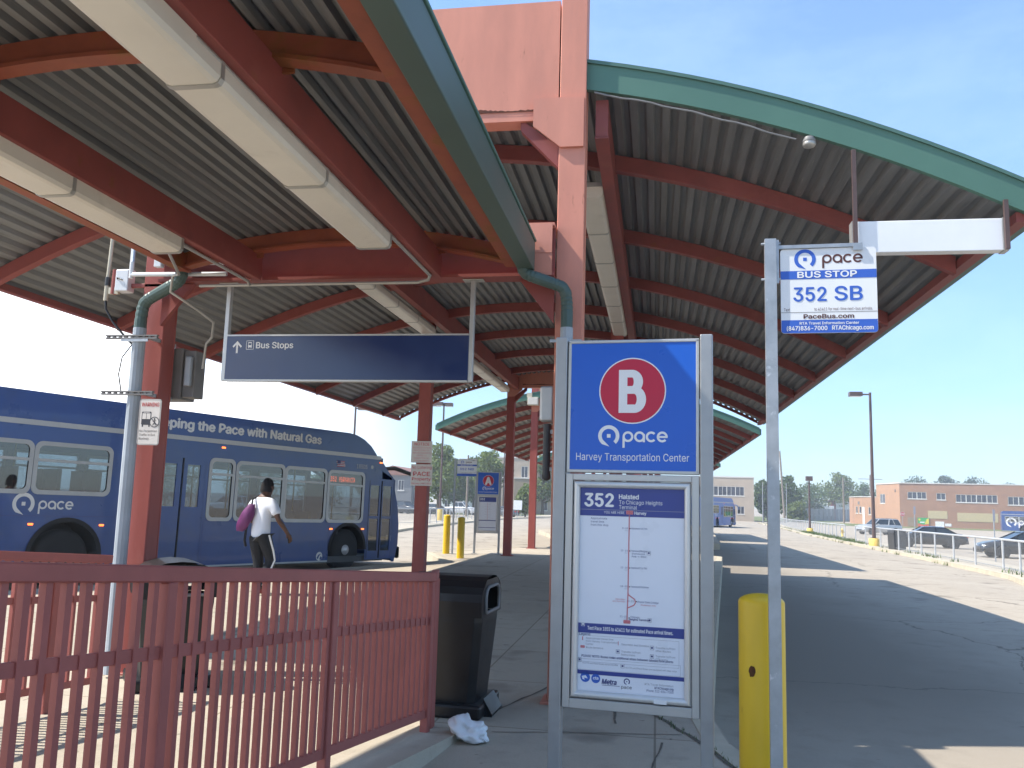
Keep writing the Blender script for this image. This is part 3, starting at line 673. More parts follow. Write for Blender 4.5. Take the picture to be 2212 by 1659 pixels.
# ================================================================ COLUMN FITTINGS
def downspout(label, pts, cols, r=0.05):
    T = thing('downspout', label, 'pipe', (pts[0][0], pts[0][1], 0))
    off = Vector((pts[0][0], pts[0][1], 0)); P_ = [Vector(p)-off for p in pts]
    def smooth(p, a, b):
        o = []
        for i in range(a, b+1):
            o.append(p[i])
        return o
    def rnd(ps, rr_=0.11, n=5):
        o = [ps[0]]
        for i in range(1, len(ps)-1):
            a, b, c = ps[i-1], ps[i], ps[i+1]; u = (a-b).normalized(); w = (c-b).normalized()
            q = min(rr_, (a-b).length*0.45, (c-b).length*0.45); A, B = b+u*q, b+w*q
            for k in range(n+1):
                t = k/n; o.append(A*(1-t)**2+b*2*t*(1-t)+B*t*t)
        o.append(ps[-1]); return o
    up = MB(); path = rnd(P_[:cols+1])
    # ribbed elbows: radius ripples along the bends
    dense = []
    for a, b in zip(path[:-1], path[1:]):
        k = max(1, int((b-a).length/0.012))
        for i in range(k): dense.append(a+(b-a)*i/k)
    dense.append(path[-1])
    def bend(i):
        a = dense[max(0, i-8)]; b = dense[i]; c = dense[min(len(dense)-1, i+8)]
        u, w = (b-a), (c-b)
        return 1 if u.length > 0 and w.length > 0 and u.angle(w) > 0.12 else 0
    rs = [r*(1-0.07*bend(i)*(i % 3 == 0)) for i in range(len(dense))]
    up.tube(dense, rs, 'down_green', 12, smooth=False); up.build('elbow_pipe', T)
    lo = MB(); lo.tube([P_[cols]+Vector((0, 0, 0.02)), P_[-1]], r*1.06, 'down_grey', 12, smooth=False)
    lo.build('lower_pipe', T)
    st = MB(); zc = P_[cols].z-0.1; st.box((P_[cols].x-0.13, P_[cols].y-r*1.3, zc-0.012), (P_[cols].x+0.13, P_[cols].y-r*1.15, zc+0.012), 'galv'); st.build('strap', T)
    return T
downspout('green and grey downspout elbowing down the pink column behind the letter B sign', [(-1.10, 6.76, 3.60), (-1.10, 6.78, 3.44), (-0.75, 6.86, 3.33), (-0.735, 6.90, 3.2), (-0.735, 6.90, 2.98), (-0.735, 6.90, 0.03)], 4)
downspout('weathered green and grey downspout with strapped bands on the left column', [(-4.13, 6.76, 3.60), (-4.13, 6.76, 3.42), (-4.54, 6.86, 3.25), (-4.555, 6.86, 3.1), (-4.555, 6.86, 2.99), (-4.55, 6.86, 0.03)], 4, 0.053)
# conduit along the lamp beams and the end girder
def pipe(label, runs, mtl, r, name='conduit', cat='pipe'):
    m = MB(); c0 = Vector(runs[0][0])
    for pts in runs: m.tube([Vector(p)-c0 for p in pts], r, mtl, 8)
    o = m.build(name); o.location = c0; return tag(o, label, cat)
pipe('thin grey conduit under the lamp beams and along the rusty end girder', [[(-1.865, 3.0, 3.415), (-1.865, 6.72, 3.415), (-1.90, 6.80, 3.40), (-2.0, 6.83, 3.385), (-3.3, 6.83, 3.385), (-4.0, 6.84, 3.385)], [(-3.50, 2.5, 3.415), (-3.50, 6.75, 3.40), (-3.52, 6.82, 3.385)]], 'lamp_body', 0.014)
pipe('white painted conduit with elbow boxes crossing the left column under the girder', [[(-4.69, 6.86, 4.3), (-4.69, 6.86, 3.50), (-4.66, 6.84, 3.50), (-3.75, 6.84, 3.49)], [(-4.42, 6.88, 3.62), (-3.7, 6.88, 3.60)], [(-4.69, 6.86, 3.47), (-4.69, 6.86, 3.62)]], 'white_pipe', 0.02)
e = MB(); e.box((-0.035, -0.03, 0), (0.035, 0.03, 0.13), 'white_pipe'); o = e.build('junction_box', None, 0.006); o.location = (-4.43, 6.87, 3.57); tag(o, 'small white electrical junction box at the top of the left column', 'electrical box')
pipe('grey flexible conduit looping from the lamp row down to the cabinet on the left column', [[(-3.62, 5.7, 3.37), (-4.0, 6.5, 3.40), (-4.13, 6.62, 3.42), (-4.14, 6.62, 3.28), (-4.02, 6.9, 3.17), (-3.96, 7.05, 3.10), (-4.02, 7.15, 2.98), (-4.10, 7.2, 2.93), (-4.13, 7.22, 2.70)]], 'lamp_body', 0.012)
T = thing('utility_cabinet', 'tall grey utility cabinet strapped behind the left column above the warning sign', 'cabinet', (-4.40, 7.25, 2.42))
e = MB(); e.box((-0.24, 0, 0), (0.05, 0.26, 0.48), 'cab_grey'); e.build('cabinet_box', T, 0.01)
e = MB(); e.box((0.052, 0.02, 0.02), (0.17, 0.2, 0.46), 'cab_grey'); e.box((0.09, -0.03, 0.12), (0.15, 0.018, 0.40), 'grey_metal'); e.build('side_enclosure', T, 0.008)
for z in (0.0, 0.50):
    e = MB(); e.box((-0.44, -0.46, z-0.018), (0.06, -0.425, z-0.006), 'cab_grey'); e.box((-0.44, -0.46, z+0.006), (0.06, -0.425, z+0.018), 'cab_grey')
    for k in range(9): e.box((-0.43+k*0.058, -0.455, z-0.006), (-0.41+k*0.058, -0.43, z+0.006), 'cab_grey')
    e.box((-0.06, -0.425, z-0.015), (-0.03, 0.0, z+0.015), 'galv'); e.build('mounting_strut', T)
T = thing('radio_antenna', 'whip antenna with white radio box bracketed off the left column', 'antenna', (-5.02, 7.0, 3.30))
e = MB(); e.tube([(0, 0, 0.2), (0.015, 0, 0.72)], 0.017, 'cream', 10); e.build('whip', T)
e = MB(); e.tube([(-0.003, 0, 0), (0, 0, 0.2)], 0.021, 'cream', 10); e.tube([(0, 0, 0.14), (0.001, 0, 0.22)], 0.025, 'dark_grey', 10); e.build('connector', T)
e = MB(); e.box((0.03, -0.02, 0.06), (0.13, 0.01, 0.12), 'cream'); e.tube([(0.07, 0, 0.06), (0.075, 0, 0.29)], 0.027, 'red_paint', 10); e.build('bracket', T)
e = MB(); e.box((0.11, -0.05, 0.08), (0.24, 0.06, 0.28), 'white_pipe'); e.box((0.10, -0.03, 0.26), (0.25, 0.05, 0.29), 'white_sign'); e.box((0.24, 0.0, 0.12), (0.55, 0.03, 0.16), 'red_paint'); e.build('radio_box', T, 0.008)
e = MB(); e.tube([(0, 0, 0), (0.01, 0, -0.08), (0.09, 0, -0.2), (0.25, 0, -0.36), (0.40, 0, -0.48)], 0.011, 'black_plastic', 8); e.tube([(0.10, 0, 0.16), (0.14, -0.06, 0.2), (0.19, -0.06, 0.18)], 0.007, 'black_plastic', 6); e.build('cable', T)
pipe('loose black cable bowing out beside the left column', [[(-4.64, 6.9, 2.88), (-4.72, 6.88, 2.75), (-4.74, 6.88, 2.6), (-4.70, 6.88, 2.44)]], 'black_plastic', 0.006, 'cable', 'cable')
# fittings on the pink column and fascia
T = thing('electrical_box', 'pale grey weatherproof box high on the side of the pink column', 'box', (-0.98, 7.05, 2.24)); T.location = (-0.985, 7.05, 2.24)
e = MB(); e.box((0.02, 0, 0), (0.135, 0.1, 0.30), 'cab_grey' if False else 'alu'); e.build('enclosure', T, 0.02, 3)
T = thing('bus_arrival_sensor', 'slim dark tubular fitting hung below the pale grey box on the pink column', 'fitting', (-0.90, 7.08, 1.78))
e = MB(); e.tube([(0, 0, 0), (0, 0, 0.44)], 0.032, 'dark_grey', 12); e.lathe((0, 0, -0.03), [(0.01, 0), (0.034, 0.015), (0.036, 0.05)], 'dark_grey', 12); e.build('tube_body', T)
e = MB(); e.box((0, -0.015, 0.05), (0.055, 0.015, 0.08), 'galv'); e.box((0, -0.015, 0.36), (0.055, 0.015, 0.39), 'galv'); e.build('bracket', T)
T = thing('floodlight', 'small yellowed floodlight box under the girder of the second canopy', 'light', (-4.15, 28.6, 4.80))
e = MB(); e.box((-0.17, -0.1, 0), (0.2, 0.12, 0.27), 'cream'); e.box((-0.15, -0.11, 0.02), (0.18, -0.10, 0.25), 'lamp_lens'); e.build('lamp_head', T, 0.02)
e = MB(); e.box((-0.2, -0.05, 0.27), (-0.02, 0.05, 0.42), 'cream'); e.build('mount', T)
zf = lambda x: zA(x+2.42)-0.035
m = MB(); pts = [(x, 7.06, zf(x)-0.020-0.014*math.sin(k*0.9)**2-0.004*k) for k, x in enumerate([-0.55+0.12*k for k in range(15)])]
m.tube(pts, 0.009, 'cab_grey', 8); o = m.build('conduit'); tag(o, 'thin conduit clipped under the green fascia, running to the round lamp', 'pipe')
T = thing('dome_lamp', 'small round lamp hung under the green fascia, at the end of the conduit', 'light', (1.24, 7.10, zf(1.24)-0.012))
e = MB(); e.lathe((0, 0, -0.075), [(0.02, -0.006), (0.045, 0.0), (0.055, 0.016), (0.05, 0.035)], 'lamp_body', 20); e.build('bowl', T)
e = MB(); e.lathe((0, 0, -0.04), [(0.052, 0), (0.056, 0.01), (0.04, 0.045)], 'cab_grey', 20); e.build('cap', T)
# ---- signs on columns
def plate(label, x0, z0, x1, z1, y, name, cat, mtl, r=0.02):
    T = thing(name, label, cat, ((x0+x1)/2, y, z0)); w, h = (x1-x0)/2, z1-z0
    f = Face((0, 0, 0)); pl = []
    for cx, cy, a in ((w-r, r, -90), (w-r, h-r, 0), (-w+r, h-r, 90), (-w+r, r, 180)):
        for k in range(5):
            t = math.radians(a+22.5*k); pl.append((cx+r*math.cos(t), cy+r*math.sin(t)))
    f.prism(pl, ((0, 0, 0), (1, 0, 0), (0, 0, 1)), (0, 0.004, 0), mtl); f.build('plate', T)
    return T, w, h
T, w, h = plate('white warning sign with bus and crossed-out walker on the left column', -4.44, 1.965, -4.235, 2.365, 6.78, 'warning_sign', 'sign', 'sign_old')
f = Face((0, -0.0005, 0)); u = 'text_red'
f.text('WARNING', 0, 0.335, 0.034, u, 2, width=0.165, align='c', bold=0.01)
f.rrect(-0.075, 0.175, 0.015, 0.29, 0.01, 'text_dark', 1); f.rect(-0.068, 0.225, 0.008, 0.275, 'sign_old', 2); f.line([(-0.03, 0.225), (-0.03, 0.275)], 0.004, 'text_dark', 3); f.rect(-0.06, 0.281, 0, 0.286, 'sign_old', 2)
f.rect(-0.068, 0.158, -0.055, 0.175, 'text_dark', 1); f.rect(-0.005, 0.158, 0.008, 0.175, 'text_dark', 1)
f.disc(0.05, 0.20, 0.046, 'sign_old', 3); f.ring(0.05, 0.20, 0.039, 0.046, 'text_dark', 4); f.line([(0.02, 0.23), (0.08, 0.17)], 0.007, 'text_dark', 4)
f.line([(0.05, 0.218), (0.05, 0.196), (0.036, 0.17)], 0.007, 'text_dark', 5); f.line([(0.05, 0.196), (0.064, 0.17)], 0.007, 'text_dark', 5); f.disc(0.05, 0.226, 0.008, 'text_dark', 5, 12); f.line([(0.034, 0.205), (0.066, 0.212)], 0.006, 'text_dark', 5)
f.build('pictogram', T)
f = Face((0, -0.0005, 0))
for k, s in enumerate(('No Pedestrian', 'Traffic in Bus', 'Roadway')): f.text(s, -0.085, 0.112-k*0.033, 0.020, 'text_dark', 2, width=(0.165, 0.15, 0.095)[k])
f.frame(-0.096, 0.007, 0.096, 0.393, 0.003, 'text_dark', 1); f.build('lettering', T)
T, w, h = plate('pink-lettered notice sign, upper of two on the column behind the railing', -4.565, 2.235, -4.16, 2.64, 15.66, 'notice_sign', 'sign', 'sign_old', 0.004)
f = Face((0, -0.0005, 0)); f.text('NOTICE', 0, 0.325, 0.052, 'text_red', 2, width=0.29, align='c', bold=0.012)
for k, s in enumerate(('NO SOLICITATION', 'OR POSTING OF', 'ADVERTISEMENTS', 'OR BILLS', 'PERMITTED ON', 'THIS PROPERTY')): f.text(s, 0, 0.268-k*0.049, 0.027, 'text_pink', 2, width=(0.34, 0.30, 0.34, 0.19, 0.28, 0.29)[k], align='c')
f.build('lettering', T)
T, w, h = plate('no loitering sign in red letters, lower of two on the column behind the railing', -4.555, 1.805, -4.14, 2.205, 15.66, 'loitering_sign', 'sign', 'sign_old', 0.004)
f = Face((0, -0.0005, 0)); f.text('No Loitering', 0, 0.315, 0.055, 'text_red', 2, width=0.38, align='c'); f.text('PACE', 0, 0.185, 0.075, 'text_red', 2, width=0.32, align='c', bold=0.02)
f.text('Property', 0, 0.10, 0.055, 'text_red', 2, width=0.36, align='c', bold=0.015); f.text('Harvey ORD1886', 0, 0.028, 0.03, 'text_red', 2, width=0.38, align='c'); f.build('lettering', T)

# ================================================================ HANGING SIGNS
T = thing('hanging_sign', 'long navy sign with arrow and bus symbol hung below the red girder', 'sign', (-2.66, 6.97, 2.565))
w = 1.095; hh = 0.385
e = MB(); e.box((-w, -0.03, 0), (w, 0.03, hh), 'navy_sign'); e.build('panel', T, 0.002, 1)
e = MB(); e.box((-w, -0.034, hh), (w, 0.034, hh+0.014), 'alu'); e.box((-w, -0.034, -0.014), (w, 0.034, 0), 'alu'); e.build('frame', T)
for s in (-1, 1):
    e = MB(); x = s*(w+0.019); e.box((x-0.019, -0.025, -0.012), (x+0.019, 0.025, 0.862), 'alu'); e.box((x-0.09, -0.05, 0.862), (x+0.09, 0.05, 0.869), 'lamp_body'); e.build('hanger_post', T, 0.003, 1)
f = Face((-w, -0.0305, 0)); S_ = 2*w/2100.0    # artwork measured against the panel width
def q(x): return (x-48)*S_
yt = lambda y: (858-y)*S_
f.poly([(q(145), yt(530)), (q(103), yt(575)), (q(112), yt(588)), (q(136), yt(562)), (q(136), yt(635)), (q(153), yt(635)), (q(153), yt(562)), (q(178), yt(588)), (q(187), yt(575))], 'text_white', 1)
f.build('arrow_symbol', T)
f = Face((-w, -0.0305, 0)); f.frame(q(228), yt(602), q(292), yt(529), 0.004, 'text_white', 1); f.rrect(q(243), yt(585), q(277), yt(541), 0.006, 'text_white', 1); f.rect(q(247), yt(566), q(273), yt(549), 'navy_sign', 2); f.rect(q(245), yt(592), q(251), yt(585), 'text_white', 1); f.rect(q(269), yt(592), q(275), yt(585), 'text_white', 1); f.build('bus_symbol', T)
f = Face((-w, -0.0305, 0)); f.text('Bus Stops', q(316), yt(592), (592-541)*S_, 'text_white', 1, width=(646-316)*S_, bold=0.02); f.build('lettering', T)
T = thing('lightbox_sign', 'blank white rectangular sign hung from the right end of the green fascia', 'sign', (2.14, 7.12, 3.64))
e = MB(); e.box((-0.56, -0.05, 0), (0.545, 0.05, 0.262), 'white_sign'); e.build('panel', T, 0.006)
e = MB(); e.box((0.545, -0.055, -0.004), (0.585, 0.055, 0.266), 'alu'); e.box((-0.585, -0.055, -0.004), (-0.56, 0.055, 0.266), 'alu'); e.build('end_cap', T)
for x, hgt in ((-0.565, 0.86), (0.565, 0.40)):
    e = MB(); e.box((x-0.016, -0.09, 0.0), (x+0.016, -0.062, hgt), 'post_brown'); e.build('hanger_post', T)

# ================================================================ INFORMATION PYLONS
def pylon(label, loc, rz, letter, full):
    T = thing('information_pylon', label, 'sign', loc, rz)
    H = 2.42
    for s in (-1, 1):
        e = MB(); x = s*0.36; e.box((x-0.03, -0.035, 0), (x+0.03, 0.035, H-0.005), 'grey_metal'); e.box((x-0.08, -0.07, -0.01), (x+0.08, 0.07, 0.012), 'grey_metal'); e.build('post', T, 0.005)
    e = MB()
    for s in (-1, 1): e.box((min(s*0.31, s*0.326), -0.026, 1.735), (max(s*0.31, s*0.326), 0.026, 2.395), 'alu')
    e.box((-0.326, -0.026, 2.38), (0.326, 0.026, 2.396), 'alu'); e.box((-0.326, -0.026, 1.728), (0.326, 0.026, 1.744), 'alu'); e.build('upper_frame', T, 0.003, 1)
    e = MB(); e.box((-0.31, -0.022, 1.744), (0.31, 0.022, 2.38), 'blue_sign'); P = e.build('upper_panel', T)
    f = Face((0, -0.0225, 0)); cz = 2.138
    f.disc(0, cz, 0.166, 'text_white', 1); f.disc(0, cz, 0.160, 'red_sign', 2); f.build('roundel', P)
    f = Face((0, -0.0225, 0))
    if letter == 'B': f.big_b(0.0, 2.027, 0.216, 'text_white', 3)
    else: f.text('A', -0.083, 2.024, 0.218, 'text_white', 3, width=0.166, bold=0.045)
    f.build('letter', P)
    f = Face((0, -0.0225, 0)); f.pace(-0.115, 1.912, 0.106, 'text_white', 1); f.build('emblem', P)
    f = Face((0, -0.0225, 0)); f.text('Harvey Transportation Center', 0, 1.79, 0.036, 'text_white', 1, width=0.555, align='c'); f.build('lettering', P)
    e = MB()   # lower case: flat outer frame, then a round bezel
    e.box((-0.326, -0.03, 0.60), (-0.29, 0.03, 1.722), 'alu'); e.box((0.29, -0.03, 0.60), (0.326, 0.03, 1.722), 'alu'); e.box((-0.29, -0.03, 1.69), (0.29, 0.03, 1.722), 'alu'); e.box((-0.29, -0.03, 0.60), (0.29, 0.03, 0.645), 'alu'); e.build('case_frame', T, 0.003, 1)
    e = MB()
    for k in range(7):
        pass
    prof = [(0, 0.0), (0.003, -0.012), (0.009, -0.02), (0.018, -0.022), (0.028, -0.016), (0.034, 0.0)]
    def side(a, b, inward):
        A, B, I = Vector(a), Vector(b), Vector(inward); d = (B-A).normalized()
        rows = [[A+I*t+d*t+Vector((0, yy_-0.012, 0)) for t, yy_ in prof], [B+I*t-d*t+Vector((0, yy_-0.012, 0)) for t, yy_ in prof]]
        e.grid(rows, 'bezel', True)
    x0, x1, za, zb = -0.288, 0.288, 0.648, 1.688
    side((x0, 0, za), (x1, 0, za), (0, 0, 1)); side((x1, 0, za), (x1, 0, zb), (-1, 0, 0)); side((x1, 0, zb), (x0, 0, zb), (0, 0, -1)); side((x0, 0, zb), (x0, 0, za), (1, 0, 0))
    e.build('bezel', T)
    e = MB(); e.box((-0.287, -0.008, 0.649), (0.287, 0.02, 1.687), 'poster_white'); po = e.build('poster', T)
    f = Face((0, -0.0085, 0)); A = f
    px = lambda x: (x-535)*0.527/700.0
    pz = lambda y: 1.654-(y-115)*(1.654-0.68)/1330.0
    f.rect(-0.255, pz(302), 0.255, 1.654, 'poster_navy', 1)
    if full:
        f.rect(-0.255, pz(262), 0.255, pz(259), 'text_grey', 2)
        f.rect(-0.255, pz(1073), 0.255, pz(1010), 'poster_navy', 1); f.rect(-0.255, pz(1338), 0.255, pz(1312), 'poster_navy', 1)
    else:
        f.rect(-0.255, pz(1060), 0.255, pz(1030), 'poster_navy', 1); f.rect(-0.255, pz(1338), 0.255, pz(1318), 'poster_navy', 1)
    f.build('colour_band', po)
    f = Face((0, -0.0085, 0))
    f.text('352', px(228), pz(238), 0.062, 'text_white', 2, width=px(415)-px(228), bold=0.03)
    if full:
        f.text('Halsted', px(453), pz(185), 0.022, 'text_white', 2, width=px(580)-px(453), bold=0.025); f.text('To Chicago Heights', px(453), pz(220), 0.019, 'text_white', 2, width=px(733)-px(453)); f.text('Terminal', px(453), pz(253), 0.019, 'text_white', 2, width=px(570)-px(453))
        f.text('YOU ARE HERE', px(355), pz(285), 0.0125, 'text_white', 2, width=px(489)-px(355)); f.text('Harvey', px(555), pz(287), 0.015, 'text_white', 2, width=px(630)-px(555), bold=0.02)
        f.text('Text Pace 1855 to 41411 for estimated Pace arrival times.', px(258), pz(1052), 0.017, 'text_white', 2, width=px(803)-px(258), bold=0.015)
        for k, s in enumerate(('Approximate', 'travel time', 'from this stop')): f.text(s, px(268), pz(325+22*k), 0.0095, 'text_navy', 1, width=(px(376)-px(268))*(1, .82, 1.08)[k])
        for y, a, s in ((380, '8-10', 'Halsted/157th'), (527, '10-15', 'Halsted/Ridge'), (638, '12-16', 'Halsted/167th'), (760, '18-20', 'Halsted/Vollmer'), (955, '21-27', 'Chicago')):
            f.text(a, px(512), pz(y+4), 0.008, 'text_navy', 1, align='r'); f.text(s, px(534), pz(y+4), 0.0085, 'text_navy', 1); f.text('mins', px(512), pz(y+17), 0.005, 'text_grey', 1, align='r')
        f.text('(Homewood', px(540), pz(549), 0.008, 'text_navy', 1); f.text('Park-n-Ride)', px(540), pz(567), 0.008, 'text_navy', 1); f.text('Heights Terminal', px(525), pz(975), 0.009, 'text_navy', 1, bold=0.02)
        f.text('20-23', px(554), pz(858), 0.008, 'text_navy', 1, align='r'); f.text('Prairie State College', px(580), pz(860), 0.0088, 'text_navy', 1, width=px(712)-px(580)); f.text('Weekdays only', px(598), pz(878), 0.0075, 'text_pink', 1); f.text('Saturdays', px(500), pz(848), 0.0075, 'text_pink', 1, align='r'); f.text('and Sundays', px(500), pz(862), 0.0075, 'text_pink', 1, align='r')
        f.text('Legend', px(205), pz(1088), 0.0115, 'text_navy', 1, bold=0.01)
        for x, y, rows in ((248, 1112, ('Approximate travel time', 'from Harvey Transportation', 'Center')), (250, 1172, ('Route terminus',)), (478, 1138, ('Saturdays and Sundays',)), (695, 1145, ('Transfer to/from', 'other Routes')), (478, 1184, ('Transfer to/from', 'Metra trains')), (695, 1198, ('Transfer to/from', 'CTA trains'))):
            for k, s in enumerate(rows): f.text(s, px(x), pz(y+19*k), 0.0088, 'text_grey', 1)
        f.text('PLEASE NOTE: Buses make additional stops between labeled time points', px(222), pz(1228), 0.0105, 'text_navy', 1, width=px(805)-px(222), bold=0.01)
        f.text('All CTA and Pace Buses are accessible', px(228), pz(1272), 0.008, 'text_grey', 1, width=px(457)-px(228)); f.text('All CTA and Pace Buses are equipped with bike racks', px(505), pz(1283), 0.008, 'text_grey', 1, width=px(827)-px(505))
        f.text('RTA Travel Information', px(805), pz(1378), 0.0095, 'text_grey', 1, align='r', width=px(805)-px(628)); f.text('RTAChicago.org', px(806), pz(1398), 0.0105, 'text_navy', 1, align='r', width=px(806)-px(690), bold=0.01); f.text('Phone: 312-836-7000', px(806), pz(1418), 0.0105, 'text_navy', 1, align='r', width=px(806)-px(640))
        f.text('Metra', px(356), pz(1392), 0.023, 'text_navy', 1, width=px(447)-px(356), bold=0.03, shear=0.15); f.rect(px(356), pz(1401), px(470), pz(1398), 'text_navy', 1)
    f.build('lettering', po)
    f = Face((0, -0.0085, 0))
    if full:
        w_ = 0.0058
        f.line([(px(521), pz(290)), (px(517), pz(800)), (px(512), pz(985))], w_, 'text_pink', 1)
        f.line([(px(517), pz(800)), (px(520), pz(812)), (px(560), pz(840)), (px(566), pz(860)), (px(555), pz(878)), (px(515), pz(897))], w_, 'text_pink', 2)
        f.rrect(px(500), pz(287), px(546), pz(260), 0.004, 'text_pink', 2); f.rrect(px(489), pz(998), px(535), pz(975), 0.004, 'text_pink', 2)
        f.text('352', px(523), pz(281), 0.011, 'text_red', 3, align='c'); f.text('352', px(512), pz(993), 0.010, 'text_red', 3, align='c')
        for y in (380, 527, 638, 760, 960): f.disc(px(526), pz(y), 0.0028, 'text_dark', 2, 10)
        f.disc(px(572), pz(853), 0.0028, 'text_dark', 2, 10)
        for x, y in ((648, 536), (656, 968), (672, 1142), (456, 1180), (672, 1196), (228, 1018), (210, 1248), (487, 1270)):
            c = 'text_white' if y == 1018 else 'text_grey'
            f.frame(px(x-11), pz(y+12), px(x+11), pz(y-12), 0.0016, c, 2); f.rect(px(x-6), pz(y+5), px(x+6), pz(y-6), 'text_navy' if y != 1018 else c, 2)
        f.rrect(px(213), pz(1172), px(242), pz(1155), 0.003, 'text_pink', 1); f.line([(px(227), pz(1098)), (px(227), pz(1122))], 0.005, 'text_pink', 1); f.line([(px(458), pz(1115)), (px(458), pz(1140))], 0.003, 'text_pink', 1)
        f.frame(px(195), pz(1258), px(840), pz(1090), 0.001, 'text_grey', 1); f.frame(px(180), pz(1308), px(850), pz(1240), 0.001, 'text_grey', 1)
        f.disc(px(248), pz(1357), 0.0235, 'text_blue', 1); f.poly([(px(225), pz(1352)), (px(250), pz(1345)), (px(265), pz(1365)), (px(240), pz(1362)), (px(246), pz(1375)), (px(230), pz(1370))], 'poster_white', 2); f.disc(px(316), pz(1362), 0.0215, 'text_blue', 1); f.text('cta', px(316), pz(1368), 0.014, 'poster_white', 2, align='c', bold=0.03)
        f.pace(px(515), pz(1366), 0.030, 'text_dark', 1, mring='text_navy', word=False)
        f.text('pace', px(513), pz(1412), 0.0155, 'text_dark', 1, align='c', width=px(546)-px(480))
    else:
        for k in range(7): f.line([(-0.09, 1.45-k*0.075), (0.10, 1.45-k*0.075)], 0.003, 'text_grey', 1)
        f.line([(0, 1.5), (0, 0.98)], 0.006, 'text_pink', 1)
    f.build('route_diagram', po)
    if full:
        e = MB(); e.box((0.115, -0.034, 0.652), (0.175, -0.0335, 0.672), 'white_sign'); e.build('sticker', T)
    else:
        e = MB(); e.box((-0.24, -0.032, 0.66), (-0.13, -0.028, 0.70), 'white_sign'); e.build('sticker', T)
    return T
pylon('grey framed information pylon with large letter B in a red circle, in front', (-0.118, 4.29, 0), math.radians(-5), 'B', True)
pylon('distant information pylon with letter A in a red circle, near two yellow bollards', (-4.93, 25.2, 0), math.radians(4), 'A', False)

# ================================================================ BUS STOP FLAGS
def stop_flag(label, loc, rz, top, route, full, w=0.43, h=0.385, gap=0.035):
    T = thing('bus_stop_sign', label, 'sign', loc, rz)
    e = MB()
    e.box((-0.025, -0.02, -0.2), (0.025, -0.014, top), 'galv'); e.box((-0.025, -0.014, -0.2), (-0.019, 0.022, top), 'galv'); e.box((0.019, -0.014, -0.2), (0.025, 0.022, top), 'galv'); e.build('pole', T)
    e = MB(); z1_ = top-0.035; x0 = 0.025+gap
    e.box((0.026, -0.012, z1_-0.17), (0.037, 0.012, z1_+0.03), 'galv'); e.box((0.03, -0.01, z1_-0.012), (x0+w*0.86, 0.004, z1_+0.004), 'galv'); e.box((x0+w*0.76, -0.016, z1_-0.03), (x0+w*0.86, -0.010, z1_-0.004), 'galv')
    e.tube([(-0.04, 0, z1_+0.015), (0.045, 0, z1_+0.015)], 0.006, 'galv', 6); e.tube([(-0.04, 0, z1_-0.15), (0.045, 0, z1_-0.15)], 0.006, 'galv', 6); e.build('bracket', T)
    zt = z1_-0.014; s = w/1270.0; U_ = lambda x: x0+(x-365)*s; V_ = lambda y: zt-(y-375)*h/1135.0
    f = Face((0, 0, 0)); r_ = 0.014; pl = []
    for cx, cy, a in ((x0+w-r_, zt-h+r_, -90), (x0+w-r_, zt-r_, 0), (x0+r_, zt-r_, 90), (x0+r_, zt-h+r_, 180)):
        for k in range(5):
            t = math.radians(a+22.5*k); pl.append((cx+r_*math.cos(t), cy+r_*math.sin(t)))
    f.prism(pl, ((0, -0.002, 0), (1, 0, 0), (0, 0, 1)), (0, 0.003, 0), 'white_sign'); pt = f.build('flag_panel', T)
    f = Face((0, -0.0025, 0)); f.rect(x0+0.0005, V_(785), x0+w-0.0005, V_(672), 'text_blue', 1); f.rrect(x0+0.001, zt-h+0.001, x0+w-0.001, V_(1335), 0.012, 'text_blue', 1); f.rect(x0+0.001, V_(1350), x0+w-0.001, V_(1335), 'text_blue', 1.5); f.rect(x0+0.001, V_(1236), x0+w-0.001, V_(1230), 'text_dark', 1); f.build('colour_band', pt)
    f = Face((0, -0.0025, 0)); f.pace(U_(697), V_(517), 0.092, 'text_blue', 1, word=False); f.pace(U_(925)-0.647*0.082, V_(512), 0.082, 'text_brown', 1, ring=False); f.build('emblem', pt)
    f = Face((0, -0.0025, 0))
    f.text('BUS STOP', U_(595), V_(766), 0.027, 'text_white', 2.5, width=U_(1375)-U_(595), bold=0.03)
    a, b = route.split(' ')
    f.text(a, U_(540), V_(1082), 0.062, 'text_blue', 1, width=U_(970)-U_(540), bold=0.018); f.text(b, U_(1085), V_(1078), 0.062, 'text_blue', 1, width=U_(1442)-U_(1085), bold=0.018)
    if full:
        f.text('Text', U_(405), V_(1214), 0.0135, 'text_brown', 1, width=U_(485)-U_(405)); f.text('to 41411 for real-time next-bus arrivals.', U_(810), V_(1212), 0.0135, 'text_brown', 1, width=U_(1570)-U_(810))
        f.text('PaceBus.com', U_(668), V_(1316), 0.019, 'text_brown', 1, width=U_(1325)-U_(668), bold=0.03)
        f.text('RTA Travel Information Center', U_(612), V_(1396), 0.0115, 'text_white', 2.5, width=U_(1390)-U_(612), bold=0.02)
        f.text('(847)836-7000', U_(440), V_(1472), 0.0185, 'text_white', 2.5, width=U_(975)-U_(440), bold=0.02); f.text('RTAChicago.com', U_(1040), V_(1470), 0.0185, 'text_white', 2.5, width=U_(1575)-U_(1040), bold=0.02)
    else: f.text('PaceBus.com', U_(668), V_(1316), 0.019, 'text_brown', 1, width=U_(1325)-U_(668))
    f.build('lettering', pt)
    return T
stop_flag('bus stop flag reading 352 SB on a galvanised pole in front of a yellow bollard', (0.503, 3.9, 0), math.radians(-3), 2.785, '352 SB', True, 0.405, gap=0.018)
stop_flag('distant bus stop flag reading 352 NB on a thin pole by the yellow bollards', (-5.78, 24.45, 0), 0, 2.75, '352 NB', False, 0.58, 0.46)

